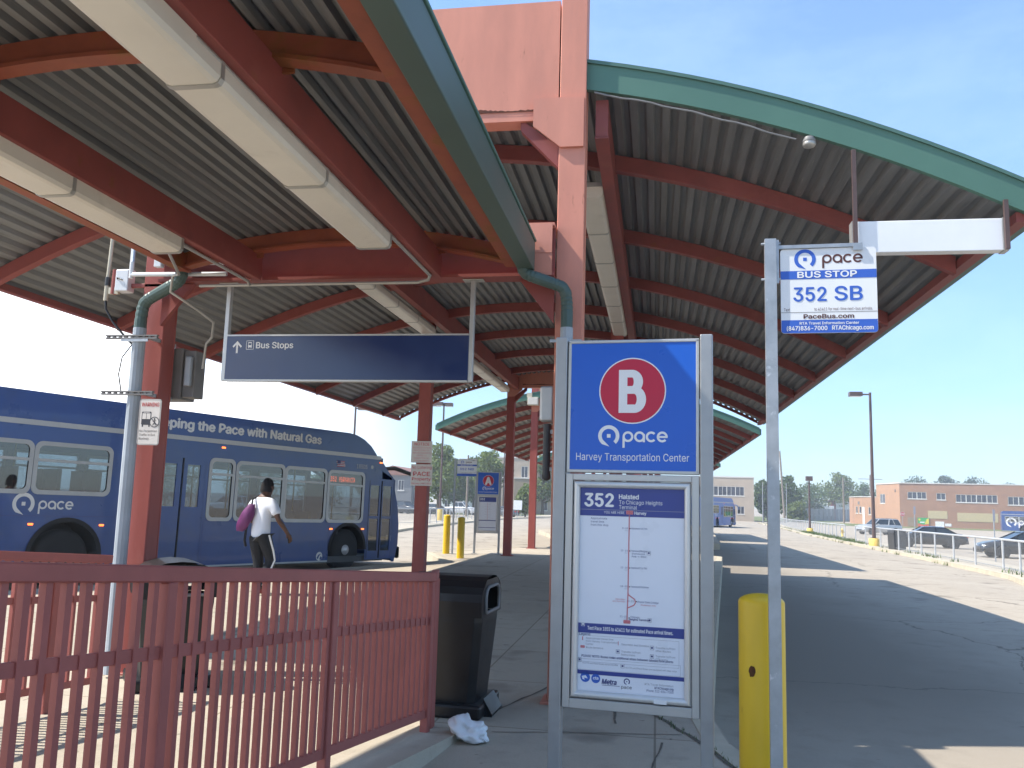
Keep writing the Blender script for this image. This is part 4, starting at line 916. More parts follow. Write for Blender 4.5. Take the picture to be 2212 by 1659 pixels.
# ================================================================ BOLLARDS
def bollard(label, loc, h, r, chip=False, group='yellow bollards on the platform'):
    T = thing('bollard', label, 'bollard', loc, 0, group)
    e = MB(); pr_ = [(r, -0.3), (r, h-0.04)]+[(r*math.cos(a), h-0.04+0.04*math.sin(a)) for a in [PI/2*k/7 for k in range(1, 7)]]+[(0.002, h)]
    e.lathe((0, 0, 0), pr_, 'yellow', 40, caps=False)
    e.build('post', T)
    if chip:
        c = MB(); rows = []
        random.seed(5); n = 14; ctr = (-PI/2-0.55, h-0.335)
        def pt(t, v, l): return ((r+l)*math.cos(t), (r+l)*math.sin(t), v)
        ring_ = [(ctr[0]+0.17*math.cos(2*PI*k/n)*random.uniform(.75, 1.1), ctr[1]+0.027*math.sin(2*PI*k/n)*random.uniform(.75, 1.15)) for k in range(n)]
        c.add([pt(*ctr, 0.0012)]+[pt(t, v, 0.0008) for t, v in ring_], [(0, 1+k, 1+(k+1) % n) for k in range(n)], 'chip'); c.build('paint_chip', T)
    return T
bollard('large yellow bollard with a chipped brown spot, behind the bus stop pole', (0.478, 4.16, 0), 1.19, 0.103, True)
bollard('distant yellow bollard beside the thin bus stop pole, the left one of a pair', (-6.0, 24.6, 0), 1.12, 0.10)
bollard('distant yellow bollard with a dark top rim, the right one of a pair', (-5.2, 22.95, 0), 1.10, 0.10)

# ================================================================ RAILINGS
def railing(label, pa, pb, posts, legs, nbar, h=0.92, mtl='rail_red', ret=None):
    """pa, pb: top-rail ends (x,y,ground z)"""
    A, B = Vector(pa), Vector(pb); T = thing('ramp_railing', label, 'railing', A); D = B-A
    P = lambda t, z: D*t+Vector((0, 0, z))
    u = D.normalized()
    for nm, z, hh_, w in (('top_rail', 1.045, 0.062, 0.05), ('mid_rail', 0.755, 0.048, 0.014), ('bottom_rail', 0.155, 0.05, 0.022)):
        e = MB(); e.bar(P(0, z), P(1, z), w, hh_, mtl)
        if ret and nm: e.bar(P(0, z), P(0, z)+Vector(ret), w, hh_, mtl)
        e.build(nm, T, 0.006 if nm == 'top_rail' else 0.002, 1)
    for t in posts:
        e = MB(); e.bar(P(t, -0.05), P(t, 1.015), 0.055, 0.055, mtl, up=u); e.build('post', T, 0.005, 1)
    if ret:
        for f in (0.35, 1.0):
            e = MB(); e.bar(Vector(ret)*f+Vector((0, 0, -0.05)), Vector(ret)*f+Vector((0, 0, 1.015)), 0.05, 0.05, mtl, up=u); e.build('post', T, 0.005, 1)
    for k in range(nbar):
        t = (k+0.5)/nbar
        if min(abs(t-p) for p in posts)*D.length < 0.035: continue
        e = MB(); e.bar(P(t, 0.18), P(t, 1.015), 0.027, 0.027, mtl, up=u); e.build('bar', T)
    return T
def gz_(y): return rampz(y)
A = (-1.50, 5.82, 0.0); B = (-1.50+0.123*(1.2-5.82), 1.2, 0.37)
railing('long dark red ramp railing with upright bars, across the foreground', A, B, (0.011, 0.308, 0.592, 0.93), (), 55, ret=(-0.05, 0.26, 0))
railing('shorter sunlit red railing on the far side of the ramp, by the left column', (-4.14, 6.12, 0.0), (-4.20, 2.4, 0.30), (0.16, 0.55, 0.95), (), 44)

# ================================================================ LITTER BINS
def bin_(label, loc, rz):
    T = thing('litter_bin', label, 'litter bin', loc, rz, 'black litter bins by the ramp')
    w = 0.285
    e = MB(); e.box((-w-0.02, -w-0.02, 0.0), (w+0.02, w+0.02, 0.10), 'black_plastic'); e.build('base', T, 0.02, 2)
    e = MB(); n = 4; rows = []
    def sq(s, z, c=0.05):
        return [(-s+c, -s, z), (s-c, -s, z), (s, -s+c, z), (s, s-c, z), (s-c, s, z), (-s+c, s, z), (-s, s-c, z), (-s, -s+c, z)]
    e.grid([sq(w-0.05, 0.10), sq(w-0.045, 0.16), sq(w, 0.68), sq(w, 0.72)], 'black_plastic', False, closed=True); e.build('body', T, 0.006, 2)
    e = MB(); e.prism([(w+0.0, 0.0), (w+0.075, 0.0), (w+0.075, 0.02), (w+0.005, 0.13)], ((0, -0.16, 0), (1, 0, 0), (0, 0, 1)), (0, 0.32, 0), 'black_plastic'); e.build('foot_plate', T, 0.004, 1)
    # hood: arched along y, openings at +x and -x
    e = MB(); rows = []
    prof = [(-w-0.015, 0.72), (-w-0.025, 0.83), (-w-0.014, 0.885), (-w+0.02, 0.935), (-w+0.09, 0.975), (-w*0.4, 1.0), (0, 1.01), (w*0.4, 1.0), (w-0.09, 0.975), (w-0.02, 0.935), (w+0.014, 0.885), (w+0.025, 0.83), (w+0.015, 0.72)]
    e.grid([[(x, y, z) for y, z in prof] for x in (-w-0.01, w+0.01)], 'black_plastic', False)
    op = [(-0.19, 0.745), (-0.205, 0.76), (-0.21, 0.86), (-0.19, 0.905), (-0.13, 0.93), (0.13, 0.93), (0.19, 0.905), (0.21, 0.86), (0.205, 0.76), (0.19, 0.745)]
    out_ = [(-w-0.015, 0.72), (-w-0.02, 0.76), (-w-0.025, 0.83), (-w-0.005, 0.90), (-w*0.6, 0.985), (w*0.6, 0.985), (w+0.005, 0.90), (w+0.025, 0.83), (w+0.02, 0.76), (w+0.015, 0.72)]
    for x in (w+0.01, -w-0.01):
        e.grid([[(x, y, z) for y, z in out_], [(x, y, z) for y, z in op]], 'black_plastic', False, closed=True)
    e.build('hood', T, 0.022, 3)
    for x, s in ((w+0.01, 1), (-w-0.01, -1)): r_ = MB(); r_.tube([(x+s*0.006, y, z) for y, z in op+op[:1]], 0.013, 'cab_grey', 8); r_.build('opening_rim', T)
    k = MB(); k.box((-w+0.03, -w+0.03, 0.66), (w-0.03, w-0.03, 0.70), 'rubber'); k.build('liner', T)
    return T
bin_('black square litter bin with hooded top at the right end of the long railing', (-1.53, 6.62, 0), math.radians(-3))
bin_('black litter bin in sunlight, seen through the bars of the long railing', (-3.98, 6.78, 0), math.radians(-50))

# ================================================================ PLASTIC BAG
random.seed(11)
bm = bmesh.new(); bmesh.ops.create_icosphere(bm, subdivisions=4, radius=0.12)
from mathutils import noise as mn
for v in bm.verts:
    p = v.co.copy(); d = mn.noise(p*11)*0.38+mn.noise(p*24+Vector((3, 1, 2)))*0.22+abs(mn.noise(p*17+Vector((7, 0, 0))))*-0.30
    v.co = p*(1+d); v.co.z = v.co.z*0.62+0.055+(0.05 if p.x < -0.02 and p.z > 0 else 0)*(1-abs(p.y)/0.12); v.co.x *= 1.15
    if v.co.z < 0.004: v.co.z = 0.004
me = bpy.data.meshes.new('plastic_bag'); bm.to_mesh(me); bm.free(); me.materials.append(M_['bag_white']); me.polygons.foreach_set('use_smooth', [True]*len(me.polygons))
o = bpy.data.objects.new('plastic_bag', me); COL.objects.link(o); o.location = (-1.20, 5.80, 0.004)
me.update(); tag(o, 'crumpled white plastic bag lying on the walkway below the litter bin', 'plastic bag')
h_ = MB(); h_.tube([(0.05, -0.05, 0.03), (0.09, -0.09, 0.045), (0.12, -0.07, 0.02), (0.10, -0.03, 0.02)], [0.012, 0.007, 0.007, 0.012], 'bag_white', 6); h_.tube([(-0.08, 0.0, 0.08), (-0.13, -0.02, 0.13), (-0.15, 0, 0.09), (-0.11, 0.02, 0.05)], [0.014, 0.007, 0.006, 0.012], 'bag_white', 6)
h_.build('bag_handle', o)

def scrap(label, x, y, z, r, seed):
    rng = random.Random(seed); n = 9; m = MB()
    top = [(r*(0.7+0.5*rng.random())*math.cos(2*PI*k/n), r*(0.5+0.4*rng.random())*math.sin(2*PI*k/n), 0.004+0.018*rng.random()) for k in range(n)]
    m.add([(0, 0, 0.02)]+top+[(q[0], q[1], 0.0) for q in top], [(0, 1+k, 1+(k+1) % n) for k in range(n)]+[(1+k, 1+n+k, 1+n+(k+1) % n, 1+(k+1) % n) for k in range(n)], 'bag_white')
    o = m.build('paper_scrap'); o.location = (x, y, z); return tag(o, label, 'litter')
scrap('scrap of white paper on the road beside the platform kerb', 1.25, 11.6, zr(1.25, 11.6)+0.002, 0.09, 1)
scrap('tiny white paper scrap on the road, nearer the lettered pylon', 0.98, 9.6, zr(0.98, 9.6)+0.002, 0.045, 2)
# ================================================================ BUSES
def wall_cells(m, xs0, zs0, holes, P, mtl):
    X = sorted(set(xs0+[h[0] for h in holes]+[h[1] for h in holes])); Z = sorted(set(zs0+[h[2] for h in holes]+[h[3] for h in holes]))
    for a, b in zip(X[:-1], X[1:]):
        for c, d in zip(Z[:-1], Z[1:]):
            cx, cz = (a+b)/2, (c+d)/2
            if any(h[0] < cx < h[1] and h[2] < cz < h[3] for h in holes): continue
            m.add([P(a, c), P(b, c), P(b, d), P(a, d)], [(0, 1, 2, 3)], mtl)
def rr_pts(x0, z0, x1, z1_, r, n=5):
    o = []
    for cx, cz, a in ((x1-r, z0+r, -90), (x1-r, z1_-r, 0), (x0+r, z1_-r, 90), (x0+r, z0+r, 180)):
        for k in range(n+1):
            t = math.radians(a+90*k/n); o.append((cx+r*math.cos(t), cz+r*math.sin(t)))
    return o
def make_bus(label, loc, rz, blue='bus_blue', detail=True, tilt=0.0):
    T = thing('city_bus', label, 'bus', loc, rz); T.rotation_euler = (0, tilt, rz)
    HW = 1.29; XR, XF = -9.85, 1.90; Z0, ZT = 0.24, 2.76
    def yr(s): return lambda x, z: (x, s*HW, z)
    # windows on the right (kerb) side: x0,x1,z0,z1,split
    wr = [(-9.35, -8.75, 1.62, 2.42, 2.15), (-8.63, -7.55, 1.62, 2.42, 2.15), (-7.43, -6.10, 1.62, 2.42, 2.15), (-3.86, -3.31, 1.20, 2.38, 2.10), (-3.18, -1.93, 1.20, 2.36, 2.09), (-1.83, -0.62, 1.19, 2.34, 2.06), (-0.49, 0.68, 1.19, 2.33, 2.04)]
    doors = [(-5.08, -4.00, 0.40, 2.38), (0.93, 1.84, 0.27, 2.20)]
    wl = [(-9.3, -8.2, 1.62, 2.42, 2.15), (-8.0, -6.7, 1.62, 2.42, 2.15), (-6.5, -5.2, 1.4, 2.40, 2.12), (-5.0, -3.7, 1.2, 2.38, 2.10), (-3.5, -2.2, 1.2, 2.36, 2.09), (-2.0, -0.7, 1.2, 2.34, 2.06), (-0.4, 1.2, 1.15, 2.33, 2.04)]
    arches = [(0.25, 0.63), (-6.78, 0.66)]
    e = MB(); bl = blue
    def arch_fill(s):
        P = yr(s); zc = 0.49
        for ax, ar in arches:
            n = 16; pts = [(ax+ar*math.cos(PI*k/n), zc+ar*math.sin(PI*k/n)) for k in range(n+1)]
            for a, b in zip(pts[:-1], pts[1:]):
                e.add([P(a[0], a[1]), P(a[0], zc+ar), P(b[0], zc+ar), P(b[0], b[1])], [(0, 1, 2, 3)], bl)
    hr = [(1.38, XF, 2.25, ZT)]+[(w[0], w[1], w[2], w[3]) for w in wr]+doors+[(a-r, a+r, Z0, 0.49+r) for a, r in arches]
    wall_cells(e, [XR, XF], [Z0, ZT], hr, yr(-1), bl); arch_fill(-1)
    hl = [(1.38, XF, 2.25, ZT)]+[(w[0], w[1], w[2], w[3]) for w in wl]+[(a-r, a+r, Z0, 0.49+r) for a, r in arches]
    wall_cells(e, [XR, XF], [Z0, ZT], hl, yr(1), bl); arch_fill(1)
    e.add([(XR, -HW, Z0), (XR, HW, Z0), (XR, HW, ZT), (XR, -HW, ZT)], [(0, 1, 2, 3)], bl)
    e.add([(XR, -HW, ZT), (1.35, -HW, ZT), (1.35, HW, ZT), (XR, HW, ZT)], [(0, 1, 2, 3)], 'interior')
    # front: curved in plan and raked
    zs = [(0.16, 2.14, .26), (0.60, 2.26, .30), (1.12, 2.26, .30), (1.16, 2.25, .30), (1.6, 2.18, .28), (2.1, 2.0, .26), (2.25, 1.92, .24), (2.45, 1.76, .2), (2.62, 1.58, .16), (2.78, 1.36, .10)]
    def fr(i, k, n=14):
        z, xs_, bul = zs[i]; t = -1+2*k/n; return (xs_-0.14*(abs(t)**6)+bul*(1-t*t), HW*t*(1-0.0*t), z)
    def frows(i0, i1): return [[fr(i, k) for k in range(15)] for i in range(i0, i1+1)]
    e.grid(frows(0, 3), bl, True); e.grid(frows(7, 9), bl, True)
    for s, k in ((-1, 0), (1, 14)):   # return from front edge to side wall
        ed = [fr(i, k) for i in range(10)]; e.grid([[p for p in ed], [((XF-0.02 if p[2] < 2.3 else 1.37), s*HW, p[2]) for p in ed]], bl, False)
    body = e.build('body', T, fixn=False)
    g = MB(); g.grid(frows(3, 7), 'bus_glass', True); g.build('windscreen', T, fixn=False)
    # skirt line, lower dark band
    e = MB(); e.box((XR, -HW-0.012, Z0-0.015), (-7.46, -HW+0.02, Z0+0.02), 'bus_silver'); e.box((-6.1, -HW-0.012, Z0-0.015), (-0.40, -HW+0.02, Z0+0.02), 'bus_silver'); e.build('skirt_trim', T)
    e = MB(); e.box((XR+0.02, -HW+0.04, 0.20), (1.6, HW-0.04, 0.34), 'dark_grey'); e.box((XR+0.02, -HW+0.55, 0.9), (-5.6, HW-0.55, 1.0), 'interior'); e.build('floor', T)
    # roof fairing
    prof = [(XR+0.03, ZT-0.02), (XR+0.03, 3.1), (XR+0.25, 3.27), (-8.5, 3.32), (0.15, 3.32), (0.42, 3.29), (0.70, 3.20), (0.95, 3.06), (1.13, 2.90), (1.27, ZT-0.02)]
    e = MB(); e.prism(prof, ((0, -HW+0.04, 0), (1, 0, 0), (0, 0, 1)), (0, 2*HW-0.08, 0), bl); e.build('roof_fairing', T, 0.09, 4)
    e = MB(); e.box((XR+0.02, -HW-0.008, 2.735), (1.30, -HW+0.05, 2.825), 'bus_silver'); e.box((XR+0.02, HW-0.05, 2.735), (1.30, HW+0.008, 2.825), 'bus_silver'); e.build('roof_stripe', T)
    for k, (x0, x1, z0, z1_, zs_) in enumerate(wr):
        e = MB(); o_ = rr_pts(x0-0.055, z0-0.055, x1+0.055, z1_+0.055, 0.13); i_ = rr_pts(x0+0.02, z0+0.02, x1-0.02, z1_-0.02, 0.09)
        e.grid([[(x, -HW-0.016, z) for x, z in o_], [(x, -HW-0.016, z) for x, z in i_]], 'frame_silver', False, closed=True)
        e.grid([[(x, -HW+0.01, z) for x, z in o_], [(x, -HW-0.016, z) for x, z in o_]], 'frame_silver', False, closed=True)
        e.grid([[(x, -HW-0.016, z) for x, z in i_], [(x, -HW+0.03, z) for x, z in i_]], 'rubber', False, closed=True)
        e.box((x0, -HW-0.018, zs_-0.025), (x1, -HW+0.01, zs_+0.025), 'frame_silver'); w_ = e.build('window', T)
        gl = MB(); gl.add([(x0, -HW+0.004, z0), (x1, -HW+0.004, z0), (x1, -HW+0.004, z1_), (x0, -HW+0.004, z1_)], [(0, 1, 2, 3)], 'bus_glass'); gl.build('pane', w_)
    for k, (x0, x1, z0, z1_, zs_) in enumerate(wl):
        e = MB()
        for a, b, c, d in ((x0, x1, z0-0.03, z0+0.03), (x0, x1, z1_-0.03, z1_+0.03), (x0-0.03, x0+0.03, z0, z1_), (x1-0.03, x1+0.03, z0, z1_), (x0, x1, zs_-0.02, zs_+0.02)): e.box((a, HW-0.02, c), (b, HW+0.012, d), 'frame_silver')
        w_ = e.build('window', T); gl = MB(); gl.add([(x0, HW-0.004, z0), (x1, HW-0.004, z0), (x1, HW-0.004, z1_), (x0, HW-0.004, z1_)], [(0, 1, 2, 3)], 'bus_glass'); gl.build('pane', w_)
    for di, (x0, x1, z0, z1_) in enumerate(doors):
        xm = (x0+x1)/2
        for a, b in ((x0, xm-0.012), (xm+0.012, x1)):
            e = MB(); zg0 = 1.42 if di == 0 else 0.45; zg1 = z1_-0.12; mg = 0.11 if di == 0 else 0.055
            for q in ((a, b, z0, zg0), (a, b, zg1, z1_), (a, a+mg, zg0, zg1), (b-mg, b, zg0, zg1)): e.box((q[0], -HW+0.005, q[2]), (q[1], -HW+0.045, q[3]), bl)
            if di == 1: e.box((a, -HW+0.006, 1.25), (b, -HW+0.044, 1.31), bl)
            d = e.build('door', T); gl = MB(); gl.add([(a+mg, -HW+0.02, zg0), (b-mg, -HW+0.02, zg0), (b-mg, -HW+0.02, zg1), (a+mg, -HW+0.02, zg1)], [(0, 1, 2, 3)], 'bus_glass'); gl.build('door_glass', d)
            hd = MB(); hd.box((a, -HW-0.002, z0), (a+0.018, -HW+0.05, z1_), 'rubber'); hd.build('door_seal', d)
    for ax, ar in arches:
        n = 20; z_ = 0.49
        o_ = [(ax+(ar+0.03)*math.cos(PI*k/n), z_+(ar+0.03)*math.sin(PI*k/n)) for k in range(n+1)]; i_ = [(ax+(ar-0.05)*math.cos(PI*k/n), z_+(ar-0.05)*math.sin(PI*k/n)) for k in range(n+1)]
        for s in (-1, 1):
            e = MB(); e.grid([[(x, s*(HW+0.012), z) for x, z in o_], [(x, s*(HW+0.012), z) for x, z in i_], [(x, s*(HW-0.5), z) for x, z in i_]], 'rubber', False)
            e.add([(ax-ar, s*(HW-0.5), 0.2), (ax+ar, s*(HW-0.5), 0.2), (ax+ar, s*(HW-0.5), z_+ar), (ax-ar, s*(HW-0.5), z_+ar)], [(0, 1, 2, 3)], 'rubber')
            e.build('wheel_arch', T)
        for s in (-1, 1):
            w_ = MB(); R_ = 0.485; y0, y1 = s*(HW-0.06), s*(HW-0.34)
            w_.lathe((ax, 0, 0.487), [(0.29, y0), (R_-0.05, y0), (R_, y0+(y1-y0)*0.15), (R_, y0+(y1-y0)*0.85), (R_-0.04, y1), (0.29, y1)], 'rubber', 36, 'y'); w_ = w_.build('tyre', T)
            r_ = MB(); rec = 0.05 if ax > 0 else 0.12
            r_.lathe((ax, 0, 0.487), [(0.285, y0-s*0.005), (0.27, y0-s*0.03), (0.17, y0-s*rec), (0.13, y0-s*rec), (0.12, y0-s*(rec-0.06)), (0.02, y0-s*(rec-0.08))], 'hub', 28, 'y')
            for k in range(10):
                t = 2*PI*k/10; r_.lathe((ax+0.215*math.cos(t), 0, 0.487+0.215*math.sin(t)), [(0.032, y0-s*0.028), (0.03, y0-s*0.012), (0.005, y0-s*0.010)], 'chrome' if detail else 'hub', 10, 'y')
            r_.build('rim', w_)
    # interior
    if detail:
        for x in [-9.0+0.75*k for k in range(12)]:
            if -5.4 < x < -3.9 or x > -0.6: continue
            zf = 1.0 if x < -5.6 else 0.36
            for y in (-1.0, -0.5, 0.5, 1.0):
                e = MB(); e.box((x-0.2, y-0.2, zf+0.35), (x+0.22, y+0.2, zf+0.45), 'seat_blue'); e.box((x-0.24, y-0.2, zf+0.42), (x-0.17, y+0.2, zf+1.02), 'seat_blue'); e.build('seat', T)
        for x, y in ((-3.55, -0.6), (-2.75, -0.55), (-0.95, -0.6), (-2.0, 0.5), (-5.2, -0.9), (-4.0, -0.9), (-7.0, 0.3), (0.5, -0.45)):
            e = MB(); e.tube([(x, y, 0.36), (x, y, 2.5)], 0.018, 'pole_yellow', 8); e.build('grab_pole', T)
    e = MB(); e.box((0.2, 0.35, 0.36), (0.7, 0.95, 0.9), 'seat_blue'); e.box((0.15, 0.35, 0.85), (0.28, 0.95, 1.65), 'seat_blue'); e.box((1.2, 0.1, 0.36), (1.75, 1.2, 1.1), 'dark_grey'); e.lathe((1.02, 0.65, 1.12), [(0.2, 0), (0.235, 0.01), (0.2, 0.03)], 'black_plastic', 20); e.box((-0.05, -1.2, 0.36), (0.0, -0.35, 1.1), 'dark_grey'); e.build('driver_station', T)
    # mirror arm, bumper, lamps
    e = MB(); e.tube([(1.50, -1.15, 2.52), (1.8, -1.33, 2.55), (2.3, -1.5, 2.42), (2.68, -1.55, 2.15), (2.72, -1.55, 2.0)], [0.05, 0.055, 0.05, 0.045, 0.035], 'bus_far' if not detail else 'dark_grey', 10); mr_ = e.build('mirror_arm', T)
    e = MB(); e.box((2.66, -1.67, 1.62), (2.77, -1.43, 2.0), 'black_plastic'); e.build('mirror', mr_, 0.03)
    e = MB(); rows = []
    for z, o_ in ((0.24, 0.06), (0.26, 0.14), (0.52, 0.14), (0.55, 0.06)):
        rows.append([(2.17-0.14*(abs(t)**6)+0.28*(1-t*t)+o_, (HW+0.02)*t, z) for t in [-1+2*k/14 for k in range(15)]])
    e.grid(rows, 'dark_grey', False); e.build('bumper', T)
    for s in (-1, 1):
        e = MB(); e.box((2.16, s*0.98-0.14, 0.66), (2.26, s*0.98+0.14, 0.82), 'lamp_glass'); e.build('headlight', T)
    for x, z in ((-7.42, 1.06), (-6.14, 1.05), (-0.34, 0.99), (0.75, 0.99), (-3.6, 2.66), (1.30, 2.66)):
        e = MB(); e.box((x-0.04, -HW-0.02, z-0.016), (x+0.04, -HW, z+0.016), 'amber'); e.build('marker_lamp', T)
    # lettering and emblems on the kerb side
    fr_ = lambda: Face((0, -HW-0.003, 0), step=0.002)
    f = fr_(); f.pace(-7.57, 1.40, 0.37, 'letter_silver', 1, gap=0.18, ws=0.80); f.build('emblem', T)
    if detail:
        f = Face((0, -HW+0.037, 0), step=0.002); f.text('Keeping the Pace with Natural Gas', -5.40, 2.97, 0.18, 'letter_silver', 1, width=4.60, bold=0.045); f.build('lettering', T)
        f = fr_(); f.text('18505', 0.42, 2.475, 0.10, 'letter_silver', 1, width=0.38); f.build('fleet_number', T)
        f = fr_()
        for k in range(7): f.rect(-0.27+0.02*math.sin(k), 2.475+k*0.021, 0.0+0.02*math.sin(k), 2.488+k*0.021, 'red_sign' if k % 2 == 0 else 'text_white', 1)
        f.rect(-0.26, 2.545, -0.15, 2.62, 'text_navy', 2); f.build('flag_emblem', T)
        f = fr_(); f.disc(-0.66, 0.36, 0.10, 'letter_silver', 1); f.poly([(-0.74, 0.33), (-0.68, 0.40), (-0.60, 0.42), (-0.66, 0.37), (-0.70, 0.29)], bl, 2); f.poly([(-0.65, 0.29), (-0.62, 0.36), (-0.57, 0.33), (-0.60, 0.28)], bl, 2); f.build('round_emblem', T)
        f = fr_(); f.disc(0.98, 2.53, 0.05, 'bus_silver', 1, 8); f.build('side_emblem', T)
        e = MB(); e.box((-0.47, -HW+0.03, 2.07), (0.66, -HW+0.10, 2.31), 'black_plastic'); dp = e.build('destination_display', T)
        f = Face((0, -HW+0.028, 0), step=0.001); f.text('352', -0.43, 2.115, 0.115, 'led', 1, width=0.21); f.text('95/RYAN CTA', -0.13, 2.115, 0.115, 'led', 1, width=0.55); f.build('led_text', dp)
        f = fr_()
        for x in (-3.95, -1.9, -0.4): f.line([(x, 0.25), (x, 1.14)], 0.008, 'text_navy', 1)
        f.line([(-3.95, 1.145), (0.9, 1.145)], 0.008, 'text_navy', 1); f.line([(-9.8, 1.2), (-5.1, 1.2)], 0.008, 'text_navy', 1); f.build('panel_seam', T)
    return T
hd = math.atan2(0.917, 0.399)
sd = Vector((0.917, -0.399, 0))
p = Vector((-7.49, 19.93, 0))-sd*1.29
dv = Vector((0.399, 0.917, 0))
p = p+dv*0.0
make_bus('long blue city bus with silver lettering along its roof, nosing toward the platform', (p.x, p.y, -0.205), hd, tilt=math.radians(0.75))
hd2 = math.atan2(3.64, 1.16)
make_bus('pale blue city bus far down the roadway, in front of the beige building', (8.69-0.95*1.29, 104.2+0.3*1.29, zr(8.7, 104)), hd2, 'bus_far', False)
b3 = make_bus('blue city bus at the far right, beyond the black cars and the brick building', (63.6, 146.2, -1.16), math.radians(-16), 'bus_blue', False)
f = Face((0, -1.29-0.004, 0), step=0.003); f.pace(-8.55, 1.55, 1.5, 'letter_silver', 1); f.build('large_emblem', b3)

# ================================================================ PEDESTRIAN
def skin_mesh(name, verts, edges, radii, mtl, parent, sub=2, root=0, extra=None):
    me = bpy.data.meshes.new(name); me.from_pydata(verts, edges, []); o = bpy.data.objects.new(name, me); COL.objects.link(o)
    md = o.modifiers.new('skin', 'SKIN'); md.use_smooth_shade = True
    for i, r_ in enumerate(radii):
        r2 = r_ if isinstance(r_, tuple) else (r_, r_); me.skin_vertices[0].data[i].radius = r2
        me.skin_vertices[0].data[i].use_root = (i == root)
    s = o.modifiers.new('sub', 'SUBSURF'); s.levels = sub; s.render_levels = sub
    bpy.context.view_layer.update()
    ev = o.evaluated_get(bpy.context.evaluated_depsgraph_get()); m2 = bpy.data.meshes.new_from_object(ev)
    bpy.data.objects.remove(o)
    if extra:
        bm = bmesh.new(); bm.from_mesh(m2)
        for e in extra: bm.from_mesh(e.to_mesh_data())
        bm.to_mesh(m2); bm.free()
    m2.materials.clear(); m2.materials.append(M_[mtl]); m2.name = name
    m2.polygons.foreach_set('use_smooth', [True]*len(m2.polygons))
    o = bpy.data.objects.new(name, m2); COL.objects.link(o); o.parent = parent
    return o
PX, PY, PH = -6.21, 13.0, math.radians(-16)
pm = thing('person', 'person in white t-shirt and black striped track pants walking toward the blue bus', 'person', (PX, PY, 0), PH)
V_ = []; E_ = []; R_ = []
def jv(p, r, link=None):
    V_.append(p); R_.append(r); i = len(V_)-1
    if link is not None: E_.append((link, i))
    return i
pel = jv((0, 0, 0.95), (0.085, 0.065)); sp1 = jv((0, -0.005, 1.13), (0.105, 0.075), pel); ch = jv((0, 0.005, 1.34), (0.155, 0.105), sp1); nb = jv((0, 0.02, 1.48), (0.075, 0.07), ch)
nk = jv((0.005, 0.045, 1.56), 0.056, nb); h1 = jv((0.012, 0.07, 1.645), (0.073, 0.085), nk); h2 = jv((0.016, 0.07, 1.72), (0.078, 0.092), h1); h3 = jv((0.018, 0.055, 1.785), (0.055, 0.065), h2)
ns = jv((0.045, 0.185, 1.665), 0.012, h1)
for s, elb, wri, han in ((1, (0.315, 0.03, 1.165), (0.365, 0.20, 0.97), (0.375, 0.255, 0.895)), (-1, (-0.30, 0.02, 1.17), (-0.26, 0.20, 1.08), (-0.235, 0.26, 1.06))):
    sh = jv((s*0.19, 0.01, 1.44), 0.066, ch if False else nb); ua = jv((s*0.255, 0.02, 1.31), 0.052, sh); el = jv(elb, 0.041, ua); fa = jv(tuple((elb[k]*0.6+wri[k]*0.4) for k in range(3)), 0.039, el); wr_ = jv(wri, 0.027, fa); pa = jv(han, (0.036, 0.02), wr_)
    dv2 = (Vector(han)-Vector(wri)).normalized(); up = Vector((0, 1, 0.2)).normalized(); lat = dv2.cross(Vector((s, 0, 0))).normalized()
    for k in range(4):
        a = Vector(han)+lat*(0.027-0.018*k)+dv2*0.035; ln = (0.055, 0.065, 0.06, 0.045)[k]
        i = jv(tuple(a), 0.009, pa); b = a+dv2*ln*0.6+Vector((-s*0.012, 0, 0)); j = jv(tuple(b), 0.0085, i); jv(tuple(b+dv2*ln*0.35+Vector((-s*0.03, 0, 0))), 0.0075, j)
    a = Vector(wri)+dv2*0.03+lat*0.03; i = jv(tuple(a), 0.011, wr_); jv(tuple(a+dv2*0.045+lat*0.02-Vector((s*0.02, 0, 0))), 0.009, i)
for s, kn, an, to in ((1, (0.115, 0.15, 0.52), (0.11, -0.10, 0.13), (0.115, 0.04, 0.045)), (-1, (-0.10, 0.10, 0.50), (-0.095, 0.12, 0.08), (-0.10, 0.28, 0.03))):
    hp = jv((s*0.10, 0.0, 0.86), 0.080, pel); k_ = jv(kn, 0.058, hp); ca = jv(tuple(kn[q]*0.6+an[q]*0.4 for q in range(3)), 0.055, k_); a_ = jv(an, 0.036, ca); jv(to, 0.032, a_)
skin_mesh('body', V_, E_, R_, 'skin', pm, 2)
# head details: ears joined to the hair/head region
hr_ = MB(); rows = []
for i in range(9):
    ph = PI*0.5*i/8
    rows.append([(0.016+0.098*math.cos(ph)*math.cos(t)*(1.0), 0.058+0.112*math.cos(ph)*math.sin(t), 1.715+0.112*math.sin(ph)+0.006*math.sin(5*t+i)-(0.11 if math.sin(t) < 0.1 else 0.0)*(1-i/8)**2) for t in [2*PI*k/24 for k in range(24)]])
hr_.grid(rows, 'hair', True, closed=True); hr_.build('hair', pm)
er = MB()
for s in (-1, 1): er.lathe((0.015+s*0.088, 0.07, 1.675), [(0.004, -0.012), (0.028, -0.004), (0.026, 0.006), (0.006, 0.012)], 'skin', 12, 'x')
er.build('ear', pm)
